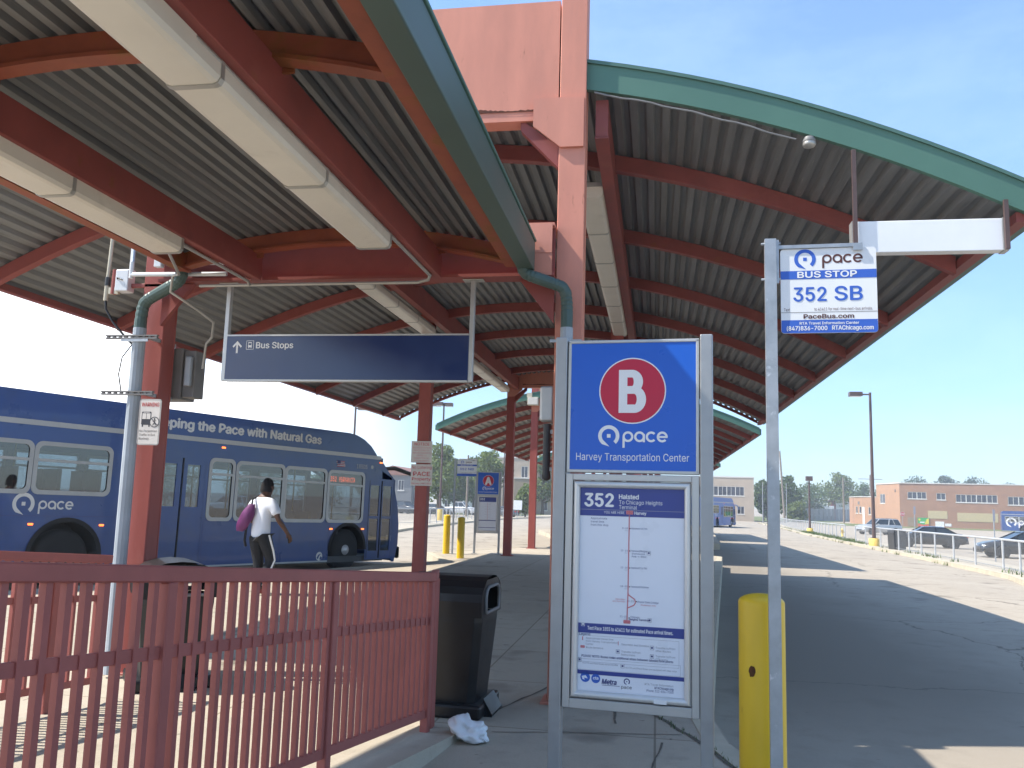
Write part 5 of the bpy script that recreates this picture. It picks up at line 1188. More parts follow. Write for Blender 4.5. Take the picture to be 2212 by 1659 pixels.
# t-shirt
V_, E_, R_ = [], [], []
a = jv((0, -0.0, 0.80), (0.178, 0.145)); b = jv((0, -0.005, 1.02), (0.172, 0.132), a); c = jv((0, 0.0, 1.30), (0.185, 0.128), b); d = jv((0, 0.012, 1.445), (0.15, 0.10), c); jv((0, 0.025, 1.515), (0.075, 0.07), d)
for s in (1, -1): i = jv((s*0.185, 0.01, 1.43), 0.088, d); j = jv((s*0.25, 0.02, 1.315), 0.082, i); jv((s*0.282, 0.026, 1.235), 0.082, j)
skin_mesh('shirt', V_, E_, R_, 'white_shirt', pm, 3)
V_, E_, R_ = [], [], []
a = jv((0, 0, 1.00), (0.150, 0.112)); 
for s, kn, an in ((1, (0.115, 0.15, 0.52), (0.11, -0.10, 0.12)), (-1, (-0.10, 0.10, 0.50), (-0.095, 0.12, 0.10))):
    h = jv((s*0.098, 0, 0.85), (0.112, 0.122), a); k_ = jv(kn, 0.088, h); j = jv(tuple(kn[q]*0.5+an[q]*0.5 for q in range(3)), 0.080, k_); jv(an, 0.066, j)
skin_mesh('trousers', V_, E_, R_, 'black_cloth', pm, 2)
e = MB(); pts = [(0.185, -0.015, 0.93), (0.205, 0.0, 0.85), (0.208, 0.08, 0.68), (0.195, 0.14, 0.53), (0.186, 0.03, 0.33), (0.176, -0.08, 0.15)]
e.tube(pts, 0.016, 'text_white', 8); e.build('trouser_stripe', pm)
for loc_, t in (((0.11, -0.045, 0.06), 0.35), ((-0.097, 0.19, 0.05), -0.12)):
    e = MB(); rows = []
    for k in range(9):
        u = -0.10+0.26*k/8; w = 0.045*(1-(abs(u-0.02)/0.17)**4*0.6); hh2 = 0.075 if u < 0.02 else 0.075-0.045*(u-0.02)/0.14
        rows.append([(loc_[0]+w*math.cos(q), loc_[1]+u*math.cos(t), max(0.004, loc_[2]-0.035+hh2*0.5*(1+math.sin(q))-u*math.sin(t))) for q in [2*PI*m/10 for m in range(10)]])
    e.grid(rows, 'shoe_red', True, closed=True); e.add(rows[0], [tuple(range(10))], 'shoe_red'); e.add(rows[-1], [tuple(range(9, -1, -1))], 'shoe_red'); e.build('shoe', pm)
bk = thing('shoulder_bag', 'purple drawstring bag slung behind the left shoulder of the walking person', 'bag', (PX, PY, 0.98), PH)
e = MB(); rows = []
for k in range(12):
    t = k/11; z = 0.42*t; w = 0.13*math.sin(PI*(0.12+0.80*t))**0.6; dpt = 0.085*math.sin(PI*(0.10+0.82*t))**0.7; cx_ = -0.27+0.17*t; cy_ = -0.14+0.0*t
    rows.append([(cx_+w*math.cos(q)+0.008*math.sin(4*q+k), cy_+dpt*math.sin(q)-0.03*(1-t), z+0.012*math.sin(3*q)) for q in [2*PI*m/20 for m in range(20)]])
e.grid(rows, 'purple', True, closed=True); e.add(rows[0], [tuple(range(20))], 'purple'); e.add(rows[-1], [tuple(range(19, -1, -1))], 'purple'); e.build('bag_body', bk)
e = MB(); e.tube([(-0.09, -0.15, 0.40), (-0.10, -0.125, 0.50), (-0.105, 0.0, 0.555), (-0.12, 0.10, 0.50), (-0.17, 0.15, 0.30)], 0.014, 'black_cloth', 8); e.tube([(-0.10, -0.16, 0.38), (-0.12, -0.155, 0.15), (-0.17, -0.15, -0.02)], 0.009, 'black_cloth', 6); e.tube([(-0.2, -0.12, 0.02), (-0.205, -0.13, -0.15), (-0.20, -0.10, -0.24)], 0.02, 'black_cloth', 8); e.build('strap', bk)
ph_ = tag(MB().box((-0.012, -0.035, -0.06), (0.012, 0.035, 0.06), 'black_plastic').build('phone'), 'small dark phone in the right hand of the walking person', 'phone')
q_ = Matrix.Rotation(PH, 4, 'Z') @ Vector((0.352, 0.285, 0.865)); ph_.location = (PX+q_.x, PY+q_.y, q_.z); ph_.rotation_euler = (0.5, 0.2, PH)
# ================================================================ CHAIN-LINK FENCES
def chain_fence(label, pts, h=1.07, step=2.2, dz=0.13, group='chain-link fences around the bus roadway'):
    x0, y0 = pts[0]; z0 = zr(x0, y0)+dz
    T = thing('chain_link_fence', label, 'fence', (x0, y0, z0), 0, group)
    P = lambda p, z: (p[0]-x0, p[1]-y0, zr(*p)+dz+z-z0)
    st = lerp_pts(pts, step)
    for p in st:
        e = MB(); e.tube([P(p, -0.1), P(p, h)], 0.040, 'fence_galv', 8); e.build('post', T)
    e = MB(); e.tube([P(p, h) for p in st], 0.040, 'fence_galv', 8); e.build('top_rail', T)
    e = MB(); e.tube([P(p, 0.10) for p in st], 0.012, 'galv', 6); e.build('bottom_rail', T)
    m = MB(); m.uv = []; d = 0; rows = []
    for i, p in enumerate(st):
        if i: d += math.hypot(p[0]-st[i-1][0], p[1]-st[i-1][1])
        rows.append([P(p, 0.04), P(p, h-0.01)]); m.uv += [(d, 0), (d, h)]
    m.grid(rows, 'chain_link', False); m.build('wire_mesh', T)
chain_fence('near chain-link fence along the right kerb, in front of the black cars', [(11.2, 26.5), (12.15, 33.4), (12.35, 36.7), (12.6, 42.5), (12.7, 47), (13.2, 58.5), (13.35, 62)])
chain_fence('farther chain-link fence on the right, ending by the shorter lamp post', [(13.9, 68), (15.0, 83.2), (17.2, 112), (20.2, 150)])
chain_fence('chain-link fence across the left roadway, in front of the parked vehicles', [(-24.5, 49), (-17.6, 56.2), (-16.3, 59.5), (-16.7, 67), (-18, 78.3), (-19, 100), (-18.6, 128)])
# ================================================================ LAMP POSTS
def lamp_post(label, loc, h, heads, mtl='post_brown', base=0.42, group='tall lamp posts'):
    T = thing('lamp_post', label, 'lamp post', loc, 0, group)
    e = MB(); e.lathe((0, 0, -0.1), [(0.30, 0), (0.30, base+0.1), (0.27, base+0.13), (0.001, base+0.13)], 'yellow_pale', 24, caps=False); e.build('concrete_base', T)
    e = MB(); e.tube([(0, 0, base), (0, 0, h)], [0.11, 0.075], mtl, 12); e.box((-0.17, -0.17, base+0.025), (0.17, 0.17, base+0.06), mtl); e.build('pole', T)
    for (dx, dy, w, l, hh) in heads:
        e = MB(); e.box((min(0, dx), -0.04, h-0.16), (max(0, dx), 0.04, h-0.08), mtl); e.build('arm', T)
        e = MB(); e.box((dx-l/2, dy-w/2, h-0.24), (dx+l/2, dy+w/2, h-0.24+hh), mtl); e.box((dx-l/2+0.04, dy-w/2+0.04, h-0.26), (dx+l/2-0.04, dy+w/2-0.04, h-0.239), 'lamp_glass'); e.build('lamp_head', T, 0.03)
    return T
lamp_post('tall brown lamp post on a yellow base beside the right chain-link fence', (12.88, 54.94, zr(12.9, 55)+0.13), 9.25, [(-0.85, 0, 0.5, 0.75, 0.26)])
lamp_post('shorter lamp post with a box head on top and a yellow base', (14.9, 88.9, zr(14.9, 89)+0.13), 5.3, [(0, 0, 0.5, 0.62, 0.45)])
lamp_post('lamp post with three box heads, left of the letter A sign', (-18.81, 74.3, zr(-18, 74)+0.13), 10.35, [(-0.72, 0, 0.6, 0.75, 0.3), (0.42, 0.1, 0.6, 0.7, 0.3), (-0.25, -0.45, 0.7, 0.6, 0.3)], base=0.95)
lamp_post('distant lamp post seen beside the column left of the beige building', (-21.42, 120.9, zr(-21, 121)+0.13), 9.65, [(0.6, 0, 0.5, 0.7, 0.25)], base=0.8)
lamp_post('distant lamp post seen between the farthest red column and the pink column', (-20.56, 152.6, zr(-20, 152)+0.13), 10.9, [(0.6, 0, 0.5, 0.7, 0.25)], base=0.8)
lamp_post('lamp post rising behind the roof of the long blue bus', (-22.6, 62, zr(-22, 62)), 8.7, [(0.6, 0, 0.5, 0.7, 0.25)])
def pole_thing(name, label, cat, loc, h, r, mtl, cross=None, lean=0.0, group=None):
    T = thing(name, label, cat, loc, 0, group)
    e = MB(); e.tube([(0, 0, -0.2), (lean, 0, h)], [r, r*0.7], mtl, 10); e.build('pole', T)
    if cross:
        e = MB()
        for z, w in cross: e.box((lean*z/h-w/2, -0.06, z), (lean*z/h+w/2, 0.06, z+0.12), mtl); 
        e.build('crossarm', T)
    return T
pole_thing('utility_pole', 'wooden utility pole with a short crossarm above the letter A sign', 'utility pole', (-24.3, 110, -0.7), 8.0, 0.16, 'wood_pole', [(7.4, 2.4), (6.9, 1.4)])
pole_thing('utility_pole', 'leaning pale utility pole in front of the trees, just right of the bus stop pole', 'utility pole', (24.0, 170, -1.2), 13.6, 0.22, 'wood_pole', None, -0.8)
pole_thing('utility_pole', 'wooden utility pole standing in front of the grey panel fence', 'utility pole', (38.7, 190, -1.2), 9.5, 0.2, 'wood_pole', [(8.6, 2.2)])
pole_thing('utility_pole', 'dark utility pole with a crossarm behind the tall brown lamp post', 'utility pole', (46.4, 200, -1.2), 10.6, 0.2, 'wood_pole', [(9.6, 5.0)])
pole_thing('light_pole', 'thin pale light pole at the right corner of the beige building', 'pole', (18.8, 160, -1.1), 7.2, 0.08, 'galv')
pole_thing('light_pole', 'thin pale light pole in front of the trees right of the leaning pole', 'pole', (23.6, 165, -1.1), 7.2, 0.08, 'galv')
# ================================================================ ROADSIDE SIGNS
def octagon(label, loc, r, hpost, rz=0.0):
    T = thing('stop_sign', label, 'sign', loc, rz, 'stop signs')
    e = MB(); e.tube([(0, 0.03, -0.1), (0, 0.03, hpost)], 0.035, 'galv', 8); e.build('post', T)
    f = Face((0, 0, hpost-r*0.7)); o8 = [(r*math.cos(PI/8+k*PI/4), r*math.sin(PI/8+k*PI/4)) for k in range(8)]
    f.prism(o8, ((0, 0, hpost-r*0.7), (1, 0, 0), (0, 0, 1)), (0, 0.006, 0), 'white_sign'); pl = f.build('plate', T)
    f = Face((0, -0.001, hpost-r*0.7)); f.poly([(0.94*x, 0.94*y) for x, y in o8], 'stop_red', 1); f.text('STOP', 0, -r*0.30, r*0.6, 'text_white', 2, width=r*1.55, align='c', bold=0.02); f.build('face', pl)
octagon('red stop sign at the left end of the brick building', (43.9, 166, -1.16), 0.42, 2.6)
octagon('red stop sign seen through the rear door glass of the blue bus', (-28.3, 48, zr(-28, 48)), 0.42, 2.0)
def small_sign(label, loc, h, w, hh, mtl, rz=0, tilt=0.0):
    T = thing('sign_post', label, 'sign', loc, rz); e = MB(); e.tube([(0, 0, -0.1), (0, 0, h)], 0.03, 'galv', 8); e.build('post', T)
    e = MB(); e.box((-w/2, -0.045, h-hh), (w/2, -0.035, h), mtl); o = e.build('plate', T); o.rotation_euler = (0, tilt, 0)
small_sign('small tilted white sign on a thin post, between the red and pink columns', (-16.0, 100, zr(-16, 100)), 2.2, 1.0, 1.1, 'white_sign', 0, 0.02)
small_sign('thin signpost with a narrow plate behind the fence, between the two black cars', (15.5, 43.5, zr(15.5, 43.5)+0.1), 2.35, 0.10, 0.55, 'text_grey')
small_sign('thin grey signpost standing beside the stop sign, behind the near fence', (16.6, 60, zr(16.6, 60)+0.1), 2.6, 0.12, 0.5, 'text_grey')
T = thing('fire_hydrant', 'small yellow hydrant on the pavement behind the farther fence', 'hydrant', (16.1, 80, zr(16.1, 80)+0.1))
e = MB(); e.lathe((0, 0, 0), [(0.16, 0), (0.16, 0.06), (0.11, 0.08), (0.11, 0.5), (0.15, 0.52), (0.13, 0.62), (0.05, 0.72), (0.001, 0.74)], 'yellow_pale', 16, caps=False); e.lathe((0, 0, 0.4), [(0.06, -0.2), (0.06, 0.2)], 'yellow_pale', 10, 'x'); e.build('barrel', T)
T = thing('street_bin', 'dark grey tapered street bin behind the near right fence', 'litter bin', (13.0, 50.4, zr(13, 50.4)+0.13), 0.3)
e = MB(); e.prism([(-0.33, 0), (0.33, 0), (0.37, 0.85), (-0.37, 0.85)], ((0, -0.3, 0), (1, 0, 0), (0, 0, 1)), (0, 0.6, 0), 'dark_grey'); e.build('body', T, 0.02)
e = MB(); e.prism([(-0.39, 0.86), (0.39, 0.86), (0.34, 1.03), (-0.34, 1.03)], ((0, -0.32, 0), (1, 0, 0), (0, 0, 1)), (0, 0.64, 0), 'dark_grey'); e.build('lid', T, 0.03)
# ================================================================ CARS
def car(label, loc, rz, kind, paint, group='cars and trucks beyond the fences'):
    T = thing({'pickup': 'pickup_truck'}.get(kind, 'parked_car'), label, 'pickup' if kind == 'pickup' else 'car', loc, rz, group)
    if kind == 'sedan': L_, W_, R_ = 2.4, 0.91, 0.33; top = [(-2.4, .55), (-2.36, .82), (-2.0, 1.0), (-1.3, 1.03), (0.7, 1.0), (1.1, .97), (1.9, .84), (2.3, .70), (2.42, .48)]; gh = (-1.75, 1.15, -0.95, 0.30, 1.0, 1.45)
    elif kind == 'suv': L_, W_, R_ = 2.35, 0.93, 0.37; top = [(-2.32, .6), (-2.3, 1.0), (-2.1, 1.12), (0.7, 1.12), (1.0, 1.10), (1.95, 1.02), (2.25, .85), (2.36, .55)]; gh = (-2.22, 1.05, -1.95, 0.35, 1.1, 1.74)
    else: L_, W_, R_ = 2.85, 1.0, 0.41; top = [(-2.85, .65), (-2.83, 1.08), (-0.6, 1.14), (0.8, 1.16), (1.3, 1.14), (2.4, 1.08), (2.75, .9), (2.87, .6)]; gh = (-0.75, 1.45, -0.55, 0.75, 1.14, 1.88)
    e = MB(); rows = []
    for x, zt in top:
        w = W_*(1-0.13*(abs(x)/L_)**5); zb = 0.24+0.12*(abs(x)/L_)**6
        rows.append([(x, -w*0.9, zb), (x, -w, zb+0.12), (x, -w, zt-0.22), (x, -w*0.97, zt-0.08), (x, -w*0.88, zt), (x, w*0.88, zt), (x, w*0.97, zt-0.08), (x, w, zt-0.22), (x, w, zb+0.12), (x, w*0.9, zb)])
    e.grid(rows, paint, True, closed=True); e.add(rows[0], [tuple(range(10))], paint); e.add(rows[-1], [tuple(range(9, -1, -1))], paint)
    if kind == 'pickup': e.box((-2.75, -0.85, 1.142), (-0.75, 0.85, 1.15), 'dark_grey')
    e.build('body', T)
    x0, x1, t0, t1, zb, zt = gh; wb, wt = W_*0.87, W_*0.70
    b = [(x0, -wb, zb-0.04), (x1, -wb, zb-0.04), (x1, wb, zb-0.04), (x0, wb, zb-0.04)]; t = [(t0, -wt, zt-0.05), (t1, -wt, zt-0.05), (t1, wt, zt-0.05), (t0, wt, zt-0.05)]
    e = MB(); e.add(b+t, [(0, 1, 5, 4), (1, 2, 6, 5), (2, 3, 7, 6), (3, 0, 4, 7)], 'car_glass'); e.build('windows', T)
    e = MB(); rows = []
    for u, q in ((0, 0.0), (0.08, 0.045), (0.5, 0.06), (0.92, 0.045), (1, 0.0)):
        x = t0-0.05+(t1-t0+0.1)*u; rows.append([(x, -wt-0.03, zt-0.055), (x, -wt*0.8, zt-0.055+q), (x, 0, zt-0.05+q*1.15), (x, wt*0.8, zt-0.055+q), (x, wt+0.03, zt-0.055)])
    e.grid(rows, paint, True); e.build('roof', T)
    e = MB()
    for s in (-1, 1):
        for a, c in (((x0, s*wb, zb-0.03), (t0, s*wt, zt-0.04)), ((x1, s*wb, zb-0.03), (t1, s*wt, zt-0.04)), (((x0+x1)/2-0.1, s*(wb+0.004), zb-0.03), ((t0+t1)/2-0.05, s*(wt+0.004), zt-0.04))): e.bar(a, c, 0.06, 0.05, paint)
        if kind == 'suv': e.bar((x0+0.75, s*(wb+0.004), zb-0.03), (t0+0.7, s*(wt+0.004), zt-0.04), 0.09, 0.05, paint); e.bar((t0+0.1, s*wt, zt+0.03), (t1-0.2, s*wt, zt+0.03), 0.04, 0.03, 'dark_grey')
    e.build('pillar', T)
    for ax in (-L_*0.6, L_*0.60):
        for s in (-1, 1):
            a = MB(); a.lathe((ax, 0, R_), [(R_+0.05, s*(W_+0.004)), (0.01, s*(W_+0.004))], 'rubber', 24, 'y', caps=False); a.build('wheel_arch', T)
            w_ = MB(); w_.lathe((ax, 0, R_), [(R_*0.65, s*(W_+0.015)), (R_*0.93, s*(W_+0.015)), (R_, s*(W_-0.03)), (R_, s*(W_-0.2))], 'rubber', 24, 'y'); w_ = w_.build('wheel', T)
            r_ = MB(); r_.lathe((ax, 0, R_), [(R_*0.66, s*(W_+0.016)), (R_*0.58, s*(W_-0.01)), (R_*0.2, s*(W_+0.005)), (0.01, s*(W_+0.006))], 'hub', 20, 'y', caps=False); r_.build('rim', w_)
    zh = top[-2][1]-0.08
    for s in (-1, 1):
        e = MB(); e.box((L_-0.22, s*W_*0.66-0.17, zh-0.07), (L_-0.06, s*W_*0.66+0.17, zh+0.07), 'lamp_glass'); e.build('headlight', T, 0.03)
        e = MB(); e.box((-L_-0.0, s*W_*0.66-0.15, 0.72), (-L_+0.15, s*W_*0.66+0.15, 0.9), 'tail_red'); e.build('tail_light', T, 0.02)
        e = MB(); e.box((gh[1]-0.45, s*W_+(0 if s > 0 else -0.16), zb-0.02), (gh[1]-0.3, s*W_+(0.16 if s > 0 else 0), zb+0.11), paint); e.build('wing_mirror', T, 0.02)
    e = MB(); e.box((L_-0.06, -0.45, 0.42), (L_+0.03, 0.45, 0.58), 'dark_grey'); e.build('grille', T)
    return T
Z = lambda x, y: zr(x, y)
car('black sedan behind the near fence, between the tall lamp post and the edge car', (18.5, 64.0, Z(18, 64)), math.radians(176), 'sedan', 'car_black')
car('black sedan cut off by the right edge, with a bright glinting headlight', (19.9, 51.5, Z(19, 51)), math.radians(178), 'sedan', 'car_black')
car('white and silver suv on the road behind the tall brown lamp post', (24.2, 101.0, Z(20, 100)), math.radians(200), 'suv', 'car_silver')
car('white pickup truck parked behind the left fence, next to the letter A sign', (-28.7, 125, Z(-28, 125)), math.radians(-12), 'pickup', 'car_white')
car('dark sedan parked behind the left fence, beside the white pickup', (-31.4, 121, Z(-31, 121)), math.radians(-20), 'sedan', 'car_dark')
car('dark suv parked behind the left fence, just past the nose of the blue bus', (-35.0, 118, Z(-35, 118)), math.radians(-25), 'suv', 'car_dark')
car('grey car behind the left fence, between the two red columns', (-19.9, 110, Z(-20, 110)), math.radians(170), 'sedan', 'car_grey')
car('white suv seen through the middle windows of the blue bus', (-39.3, 75, Z(-39, 75)), math.radians(200), 'suv', 'car_white')
car('silver car seen through the front door glass of the blue bus', (-33.5, 98, Z(-33, 98)), math.radians(190), 'sedan', 'car_silver')
# ================================================================ BUILDINGS
def facade(T, O, U, width, z0, z1, mtl, wins, panels, name='wall', thick=0.3):
    """a wall along U from O with real openings; wins: (u0,u1,z0,z1,n panes)"""
    U = Vector(U).normalized(); Nn = Vector((U.y, -U.x, 0))
    O = Vector(O); m = MB(); P = lambda u, z: O+U*u+Vector((0, 0, z))
    wall_cells(m, [0, width], [z0, z1], [w[:4] for w in wins], P, mtl)
    for w in wins:
        a, b, c, d = w[:4]
        for p, q in (((a, c), (b, c)), ((b, c), (b, d)), ((b, d), (a, d)), ((a, d), (a, c))):
            m.add([P(*p), P(*q), P(*q)-Nn*0.14, P(*p)-Nn*0.14], [(0, 1, 2, 3)], mtl)
    m.build(name, T, fixn=False)
    for w in wins:
        a, b, c, d, n = w; fr_ = MB(); B = lambda u0, u1, v0, v1, d0, d1, mt: fr_.add([P(u, v)-Nn*dd for dd in (d0, d1) for u, v in ((u0, v0), (u1, v0), (u1, v1), (u0, v1))], [(0, 1, 2, 3), (4, 5, 6, 7), (0, 1, 5, 4), (1, 2, 6, 5), (2, 3, 7, 6), (3, 0, 4, 7)], mt)
        k = 0.07
        B(a, b, c, c+k, 0.02, 0.12, 'coping'); B(a, b, d-k, d, 0.02, 0.12, 'coping'); B(a, a+k, c+k, d-k, 0.02, 0.12, 'coping'); B(b-k, b, c+k, d-k, 0.02, 0.12, 'coping')
        for i in range(1, n): u = a+(b-a)*i/n; kk = k*(1.0 if i % 2 == 0 else 0.5); B(u-kk, u+kk, c+k, d-k, 0.02, 0.12, 'coping')
        B(a-0.1, b+0.1, c-0.12, c-0.002, -0.06, 0.05, 'coping')
        wo = fr_.build('window', T); g_ = MB(); g_.add([P(a, c)-Nn*0.10, P(b, c)-Nn*0.10, P(b, d)-Nn*0.10, P(a, d)-Nn*0.10], [(0, 1, 2, 3)], 'win_dark'); g_.build('pane', wo)
    for a, b, c, d, mt, nm in panels:
        pm_ = MB(); pm_.add([P(u, v)+Nn*dd for dd in (0.0, 0.04) for u, v in ((a, c), (b, c), (b, d), (a, d))], [(4, 5, 6, 7), (0, 1, 5, 4), (1, 2, 6, 5), (2, 3, 7, 6), (3, 0, 4, 7)], mt); pm_.build(nm, T)
ZB = -1.2
T = thing('brick_building', 'long two-storey orange brick building with boarded tan panels, at the right', 'building', (44.9, 171.4, ZB))
U1 = Vector((16.6, -3.72, 0)).normalized(); UE = Vector((1.3, -11.6, 0)).normalized()
us = lambda X: (X-840)/1160*17.0
zs_ = lambda Y: 8.0-(Y-230)/480*8.0
wins = [(us(935), us(1150), zs_(398), zs_(322), 4), (us(1265), us(1368), zs_(403), zs_(330), 2), (us(1482), us(1938), zs_(425), zs_(340), 8), (us(2050), us(2280), zs_(440), zs_(352), 4), (us(2500), us(2900), zs_(440), zs_(352), 6)]
pan = [(us(1160), us(1380), zs_(610), zs_(525), 'panel_tan', 'boarded_panel'), (us(1490), us(1935), zs_(632), zs_(538), 'panel_tan', 'boarded_panel'), (us(925), us(1020), zs_(702), zs_(605), 'beige_dark', 'painted_patch'), (us(1240), us(1340), zs_(700), zs_(640), 'white_wall', 'notice'), (us(1350), us(1420), zs_(690), zs_(660), 'white_wall', 'notice'), (us(2150), us(2700), zs_(640), zs_(545), 'panel_tan', 'boarded_panel')]
facade(T, (0, 0, 0), U1, 34, -0.3, 8.0, 'brick', wins, pan)
Oe = -UE*11.8
facade(T, Oe, UE, 11.8, -0.3, 8.0, 'brick_end', [(2.0, 4.6, 4.3, 6.1, 2)], [(9.6, 10.1, 6.4, 6.9, 'dark_grey', 'vent')])
e = MB(); a = Vector((0, 0, 8.0)); b = a+U1*34; c = b-UE*11.8; d = a-UE*11.8; q = [a+Vector((-0.1, -0.1, 0)), b, c, d+Vector((-0.1, 0, 0))]
e.add(q+[p+Vector((0, 0, 0.18)) for p in q], [(0, 1, 5, 4), (1, 2, 6, 5), (2, 3, 7, 6), (3, 0, 4, 7), (4, 5, 6, 7)], 'coping'); e.build('roof', T)
Ow = Vector((40.6-44.9, 188.5-171.4, 0)); Uw = (Vector(Oe)+Vector((0.3, 0.6, 0))-Ow); lw = Uw.length
facade(T, Ow, Uw, lw+0.2, -0.3, 5.5, 'brick_end', [(0.25, 0.75, 2.2, 3.6, 1), (1.15, 1.7, 2.2, 3.6, 1), (3.5, 4.1, 2.0, 3.5, 1)], [(2.0, 2.5, 0, 3.5, 'white_wall', 'door'), (0.8, 1.25, 4.0, 4.6, 'cab_grey', 'vent')], name='side_wing')
e = MB(); q = [Ow+Vector((-0.1, -0.1, 5.5)), Vector(Oe)+Vector((0.3, 0.5, 5.5)), Vector(Oe)+Vector((1.5, 8, 5.5)), Ow+Vector((0.5, 8, 5.5))]; e.add(q+[p+Vector((0, 0, 0.15)) for p in q], [(0, 1, 5, 4), (1, 2, 6, 5), (2, 3, 7, 6), (3, 0, 4, 7), (4, 5, 6, 7)], 'coping')
e.add([Ow+Vector((0, 0, z)) for z in (-.3, 5.5)]+[Ow+Vector((0.6, 8, z)) for z in (5.5, -.3)], [(0, 1, 2, 3)], 'brick_end'); e.build('wing_roof', T)
# banner fixed to the brick wall
Bn = thing('banner', 'green and yellow banner on the ground floor of the brick building', 'banner', (44.9, 171.4, ZB)); Bn.location = Vector((44.9, 171.4, ZB))+U1*us(1040)+Vector((-0.02, -0.12, zs_(700)))
f = Face((0, 0, 0), U1, (0, 0, 1)); W_ = us(1170)-us(1040); Hh = zs_(605)-zs_(700)
e = MB(); e.prism([(0, 0), (W_, 0), (W_, Hh), (0, Hh)], ((0, 0, 0), U1, (0, 0, 1)), (0.01, 0.05, 0), 'green_banner'); e.build('cloth', Bn)
f.poly([(W_*0.02, 0.02), (W_*0.98, 0.02), (W_*0.98, Hh*0.3), (W_*0.5, Hh*0.2), (W_*0.02, Hh*0.35)], 'red_banner', 8); f.poly([(W_*0.62, Hh*0.3), (W_*0.98, Hh*0.32), (W_*0.98, Hh*0.97), (W_*0.75, Hh*0.8)], 'yellow_banner', 9); f.disc(W_*0.16, Hh*0.78, W_*0.1, 'yellow_banner', 9, 20); f.rect(W_*0.2, Hh*0.42, W_*0.6, Hh*0.55, 'text_white', 9); f.build('print', Bn)
T = thing('office_building', 'beige two-storey office building with ribbon windows behind the far bus', 'building', (18.6, 172.2, ZB))
uf = lambda X: 14.0-(370-X)*0.0297
zf_ = lambda Y: 8.4-(Y-190)/300*8.4
facade(T, (-14, 1.5, 0), (14, -1.5, 0), 14.08, -0.3, 8.4, 'beige_wall', [(uf(92), uf(312), zf_(315), zf_(252), 8), (uf(268), uf(312), zf_(440), zf_(386), 2), (1.0, 4.8, zf_(315), zf_(252), 6)], [])
facade(T, (0, 0, 0), (0.6, 10, 0), 10, -0.3, 8.4, 'beige_wall', [], [])
e = MB(); q = [Vector((-14.1, 1.45, 8.4)), Vector((0.08, -0.1, 8.4)), Vector((0.7, 10, 8.4)), Vector((-13.5, 12, 8.4))]; e.add(q+[p+Vector((0, 0, 0.25)) for p in q], [(0, 1, 5, 4), (1, 2, 6, 5), (2, 3, 7, 6), (3, 0, 4, 7), (4, 5, 6, 7)], 'coping'); e.build('roof', T)
T = thing('apartment_building', 'tan three-storey building behind the far red columns on the left', 'building', (-29.5, 150, -0.8))
facade(T, (0, 0, 0), (15, 0, 0), 15, -0.3, 9.8, 'beige_wall', [(6.0, 7.2, 6.4, 8.4, 2), (9.4, 10.6, 6.4, 8.4, 2), (6.0, 7.2, 3.6, 5.2, 2), (9.4, 10.6, 3.6, 5.2, 2), (6.4, 7.6, 0.8, 2.4, 2), (9.6, 10.8, 0.8, 2.4, 2), (2, 3.2, 6.4, 8.4, 2)], [])
e = MB(); e.box((5.0, -1.2, -0.3), (8.6, -0.1, 6.2), 'beige_dark'); e.box((4.9, -1.3, 6.2), (8.7, -0.05, 6.35), 'coping'); e.build('stair_tower', T)
e = MB(); e.box((-0.1, -0.1, 9.8), (15.1, 12, 10.05), 'coping'); e.build('roof', T)
def house(label, x, y, z, w, d, h, wall, roof, wins, gable=1.6):
    T = thing('house', label, 'house', (x, y, z))
    facade(T, (-w/2, -d/2, 0), (1, 0, 0), w, -0.3, h, wall, wins, [])
    e = MB(); e.box((-w/2, -d/2+0.32, -0.3), (w/2, d/2, h-0.01), wall); e.build('rear_wall', T)
    e = MB(); o = 0.35
    e.prism([(-w/2-o, h), (w/2+o, h), (w/2+o, h+0.12), (0, h+gable), (-w/2-o, h+0.12)], ((0, -d/2-o, 0), (1, 0, 0), (0, 0, 1)), (0, d+2*o, 0), roof); e.build('roof', T)
house('dark grey house with a brown roof beyond the nose of the blue bus', -38.4, 127, -0.8, 6.0, 9, 5.6, 'siding_grey', 'roof_brown', [(0.7, 1.6, 3.4, 4.9, 2), (3.9, 4.8, 3.4, 4.9, 2), (0.7, 1.6, 0.7, 2.2, 2)], 1.4)
house('small white house between the trees, right of the yellow bollards', -35.0, 152, -0.85, 5.2, 8, 3.4, 'white_wall', 'siding_grey', [(0.9, 1.9, 0.8, 2.2, 2), (3.2, 4.2, 0.8, 2.2, 2)], 1.3)
T = thing('panel_fence', 'long grey metal panel fence in front of the trees, left of the brick building', 'fence', (32.6, 203.7, -1.2))
e = MB(); D = Vector((14.4, 15.3, 0)); n = 26
for k in range(n):
    a, b = D*(k/n), D*((k+0.97)/n); q = Vector((-0.05, 0.05, 0))*(k % 2)
    e.add([a+q, b+q, b+q+Vector((0, 0, 2.9)), a+q+Vector((0, 0, 2.9))], [(0, 1, 2, 3)], 'panel_grey')
e.build('panel', T)
for k in range(0, n+1, 5):
    e = MB(); p_ = D*(k/n); e.box((p_.x-0.1, p_.y+0.06, -0.3), (p_.x+0.1, p_.y+0.2, 3.0), 'cab_grey'); e.build('post', T)
T = thing('trailer', 'long white trailer roof showing above the grey panel fence', 'trailer', (41.7, 236, -1.2))
e = MB(); e.box((-4, 0, 1.1), (4, 2.5, 3.7), 'white_wall'); e.build('box_body', T, 0.05); e = MB(); e.box((-3.6, 0.2, 0.3), (3.6, 2.3, 1.09), 'dark_grey'); e.build('chassis', T)
T = thing('storage_shed', 'tall white box shed with a red end, behind the grey panel fence', 'shed', (49.5, 241, -1.2))
